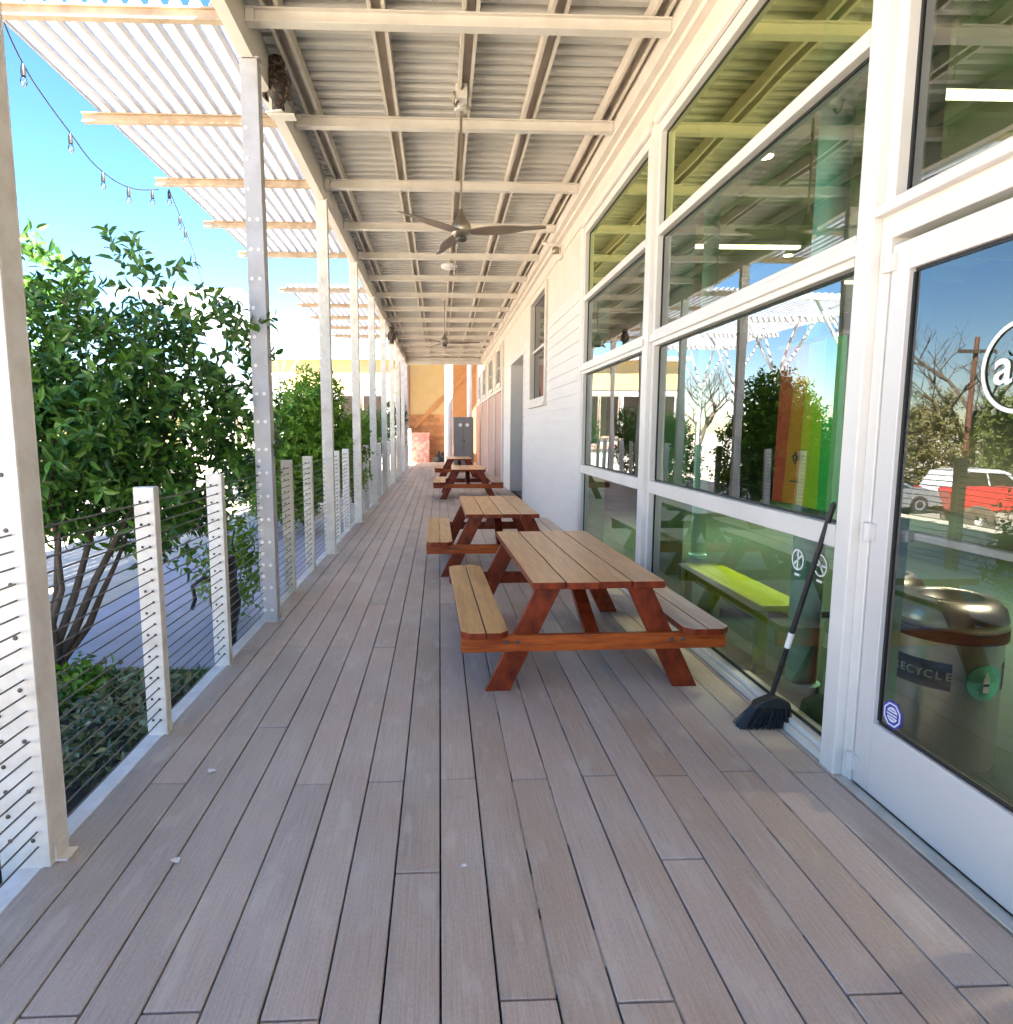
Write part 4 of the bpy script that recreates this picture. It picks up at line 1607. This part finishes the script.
# ------------------------------------------------------------------ cars and cart outside, mostly seen mirrored in the door glass
def car(loc, rz, m, label, suv):
    t = thing('parked_car', label, 'car', loc, rz, 'cars parked beyond the courtyard')
    hh = 1.62 if suv else 1.42
    L_ = 4.3
    low = [(-L_ / 2, .35), (-L_ / 2 + .05, .80), (-L_ / 2 + .25, .92), (L_ / 2 - .75, .98), (L_ / 2 - .15, .80), (L_ / 2, .60), (L_ / 2 - .03, .30), (L_ / 2 - .4, .24), (-L_ / 2 + .4, .24)]
    b = MB()
    b.prism(low, -.86, .86, 'y')
    top_ = [(-L_ / 2 + .22, .93), (-L_ / 2 + (.45 if suv else .75), hh - .06), (-L_ / 2 + .9, hh), (.2, hh), (.55, hh - .08), (1.15, .97)]
    n = len(top_)
    vs = [(u, -.84 + .22 * (v - .93) / .6, v) for u, v in top_] + [(u, .84 - .22 * (v - .93) / .6, v) for u, v in top_]
    b.add(vs, [tuple(range(n)), tuple(range(n, 2 * n))[::-1]] + [(k, k + n, (k + 1) % n + n, (k + 1) % n) for k in range(n)])
    body = b.build('body', m, t, bevel=.05)
    for sy in (-1, 1):
        b = MB()
        def P(u, v):
            return (u, sy * (.84 - .22 * (v - .93) / .6 + .012), v)
        for pl in ([(-L_ / 2 + .55, 1.0), (-L_ / 2 + .78, hh - .12), (-.45, hh - .12), (-.45, 1.0)], [(-.38, 1.0), (-.38, hh - .12), (.35, hh - .14), (.92, 1.0)]):
            b.add([P(*q) for q in pl], [(0, 1, 2, 3)])
        b.build('side_window', M['darkwin'], t, fix=False)
        for wx in (-1.35, 1.32):
            A = Matrix.Translation((wx, sy * .80, .33)) @ Matrix.Rotation(R(90), 4, 'X')
            b = MB()
            b.lathe([(.20, -.1), (.31, -.1), (.33, -.06), (.33, .06), (.31, .1), (.20, .1)], n=24, M=A)
            wl = b.build('wheel', M['rubber'], t, smooth='auto')
            b = MB()
            b.lathe([(.0, -.09), (.20, -.105), (.20, .105), (.0, .09)], n=10, M=A)
            b.build('rim', M['carsilver'], wl)
        b = MB()
        b.box(-L_ / 2 - .01, -L_ / 2 + .18, sy * .70 - .14, sy * .70 + .14, .70, .90)
        b.build('tail_light', M['taillight'], t, bevel=.03)
        b = MB()
        b.box(L_ / 2 - .22, L_ / 2 - .02, sy * .66 - .15, sy * .66 + .15, .62, .76)
        b.build('headlight', M['white'], t, bevel=.03)
    b = MB()
    b.add([(1.20, -.66, 1.0), (1.20, .66, 1.0), (.64, .58, hh - .1), (.64, -.58, hh - .1)], [(0, 1, 2, 3)])
    b.build('windscreen', M['darkwin'], t, fix=False)


car((-12.9, 24.2, -1.594), R(180), M['carsilver'], 'silver sedan parked beyond the big shrub, mirrored at the left of the door glass', False)
car((-17.4, 24.3, -1.594), R(180), M['carwhite'], 'white hatchback parked beyond the silver sedan, mirrored in the door glass', True)
car((-22.4, 24.2, -1.594), R(0), M['carwhite'], 'white wagon parked farthest along the lot', True)

t = thing('garden_cart', 'red garden cart with big brown wheels, mirrored in the door glass', 'cart', (-9.75, 15.7, gz(-9.75) - .05), R(20))
t.scale = (1.6, 1.6, 1.6)
b = MB()
b.prism([(-.45, .42), (.30, .36), (.42, .72), (-.52, .78)], -.24, .24, 'y')
b.build('tub', M['red'], t, bevel=.03)
for sy in (-1, 1):
    A = Matrix.Translation((.05, sy * .33, .25)) @ Matrix.Rotation(R(90), 4, 'X')
    b = MB()
    b.lathe([(.12, -.05), (.22, -.06), (.25, -.03), (.25, .03), (.22, .06), (.12, .05)], n=24, M=A)
    wl = b.build('wheel', M['tyrebrown'], t, smooth='auto')
    b = MB()
    b.lathe([(.03, -.06), (.12, -.03), (.12, .03), (.03, .06)], n=16, M=A)
    b.build('rim', M['boltlight'], wl)
b = MB()
b.tube([(.05, -.38, .25), (.05, .38, .25)], .018, 8)
b.build('axle', M['boltdark'], t)
b = MB()
b.tube([(-.40, -.18, .6), (-.95, -.18, .86), (-.95, .18, .86), (-.40, .18, .6)], .018, 8)
b.build('handle', M['boltdark'], t, smooth='auto')

# ------------------------------------------------------------------ distant trees and bushes
def bare_tree(loc, h, seed, label):
    t = thing('bare_tree', label, 'tree', loc, group='bare winter trees beyond the lot')
    rg = random.Random(seed)
    b = MB()
    tr = MB()

    def grow(p, d, L_, r, lev, mb):
        n = 4
        pts = [p]
        q = p.copy()
        dd = d.copy()
        for k in range(n):
            dd = (dd + Vector((rg.uniform(-.18, .18), rg.uniform(-.18, .18), rg.uniform(-.02, .12)))).normalized()
            q = q + dd * L_ / n
            pts.append(q.copy())
        mb.tube(pts, [r * (1 - .45 * k / n) for k in range(n + 1)], 5 if lev < 2 else 3, cap=False)
        if lev >= 5:
            return
        for k in range(3 if lev < 4 else 2):
            f_ = rg.uniform(.45, 1.0)
            i_ = min(n, max(1, round(f_ * n)))
            ax = Vector((rg.uniform(-1, 1), rg.uniform(-1, 1), rg.uniform(-.2, .5))).normalized()
            nd = (dd * .75 + ax * .75).normalized()
            grow(pts[i_], nd, L_ * rg.uniform(.58, .78), r * .52, lev + 1, b)
    grow(Vector((0, 0, 0)), Vector((0, 0, 1)), h * .32, h * .022, 0, tr)
    tr.build('trunk', M['baretree'], t, smooth=True, fix=False)
    b.build('crown', M['baretree'], t, fix=False)


bare_tree((-20.6, 29.0, -1.6), 12.5, 3, 'tall bare tree beyond the parked cars, mirrored in the door glass')
bare_tree((-23.5, 31.0, -1.6), 8.5, 4, 'bare tree standing left of the tall bare tree')
bare_tree((-28.0, 35.0, -1.6), 9, 5, 'bare tree farthest beyond the lot')
bare_tree((-11.5, 37.5, gz(-11.5)), 11.0, 6, 'bare tree rising behind the courtyard building roof')
bare_tree((-6.6, 38.5, gz(-6.6)), 9.5, 7, 'bare tree behind the right end of the courtyard building')
t = thing('utility_pole', 'brown wooden utility pole beside the tall bare tree, mirrored in the door glass', 'pole', (-19.8, 28.2, -1.6))
b = MB()
b.tube([(0, 0, 0), (0, 0, 7.2)], [.15, .10], 10)
b.build('pole_shaft', pm('weathered_pole_wood', (0.24, 0.10, 0.06), (0.16, 0.07, 0.045), 0.9, 5, stretch=(3, 3, .3)), t, smooth='auto')
b = MB()
b.box(-.9, .9, -.16, -.07, 6.5, 6.65)
b.build('crossarm', M['bark'], t)
rg = random.Random(12)
names = ['dry tan bush', 'rounded straw brown bush', 'straw coloured bush', 'ragged tan bush', 'tall olive bush', 'wide olive bush', 'dry brown thicket', 'leafy olive bush']
for k in range(8):
    x_ = -11.6 - 2.4 * k
    y_ = 27.6 + .35 * k + rg.uniform(-.5, .5)
    hh = rg.uniform(2.9, 3.9)
    t = thing('roadside_bush', names[k] + (' behind the nearest parked car' if k < 2 else ' behind the white hatchback' if k < 4 else ' beyond the farthest parked car' if k < 6 else ' at the far edge of the lot'), 'bush', (x_, y_, gz(x_)), group='bushes beyond the lot')
    leaf_mesh('crown', [((0, 0, hh * .55), (1.5, 1.0, hh * .55), 3), ((rg.uniform(-.7, .7), 0, hh), (.9, .8, .5 * hh), 2)], 620, .17, .075, M['leafolive'] if k in (4, 5, 7) else M['leafdry'], t, 60 + k, (7, 11), .4, (.25, .5))
    stems(t, (0, 0, 0), [(-.7, 0, hh), (.6, .2, hh * .9), (0, 0, hh * 1.2)], .05, M['bark'], 70 + k)

# ------------------------------------------------------------------ petals and scraps on the deck
for k, (x_, y_, lab) in enumerate(((-1.02, 2.76, 'white petal on the deck near the railing'), (-.93, 2.15, 'white petal on the open deck boards at the left'), (.075, 2.08, 'tiny white petal on the middle boards'), (.17, 5.72, 'white scrap on the deck beside the second picnic table'))):
    b = MB()
    s_ = (.022, .022, .012, .022)[k]
    rg = random.Random(k)
    vs = [(s_ * math.cos(a) * rg.uniform(.5, 1.2), s_ * math.sin(a) * rg.uniform(.5, 1.0), rg.uniform(.003, .010)) for a in [i_ * math.pi / 4 for i_ in range(8)]] + [(0, 0, .003)]
    b.add(vs, [(i_, (i_ + 1) % 8, 8) for i_ in range(8)])
    o = b.build('petal', M['scrap'], fix=False, loc=(x_, y_, .002))
    tag(o, lab, 'petal', 'scraps on the deck')
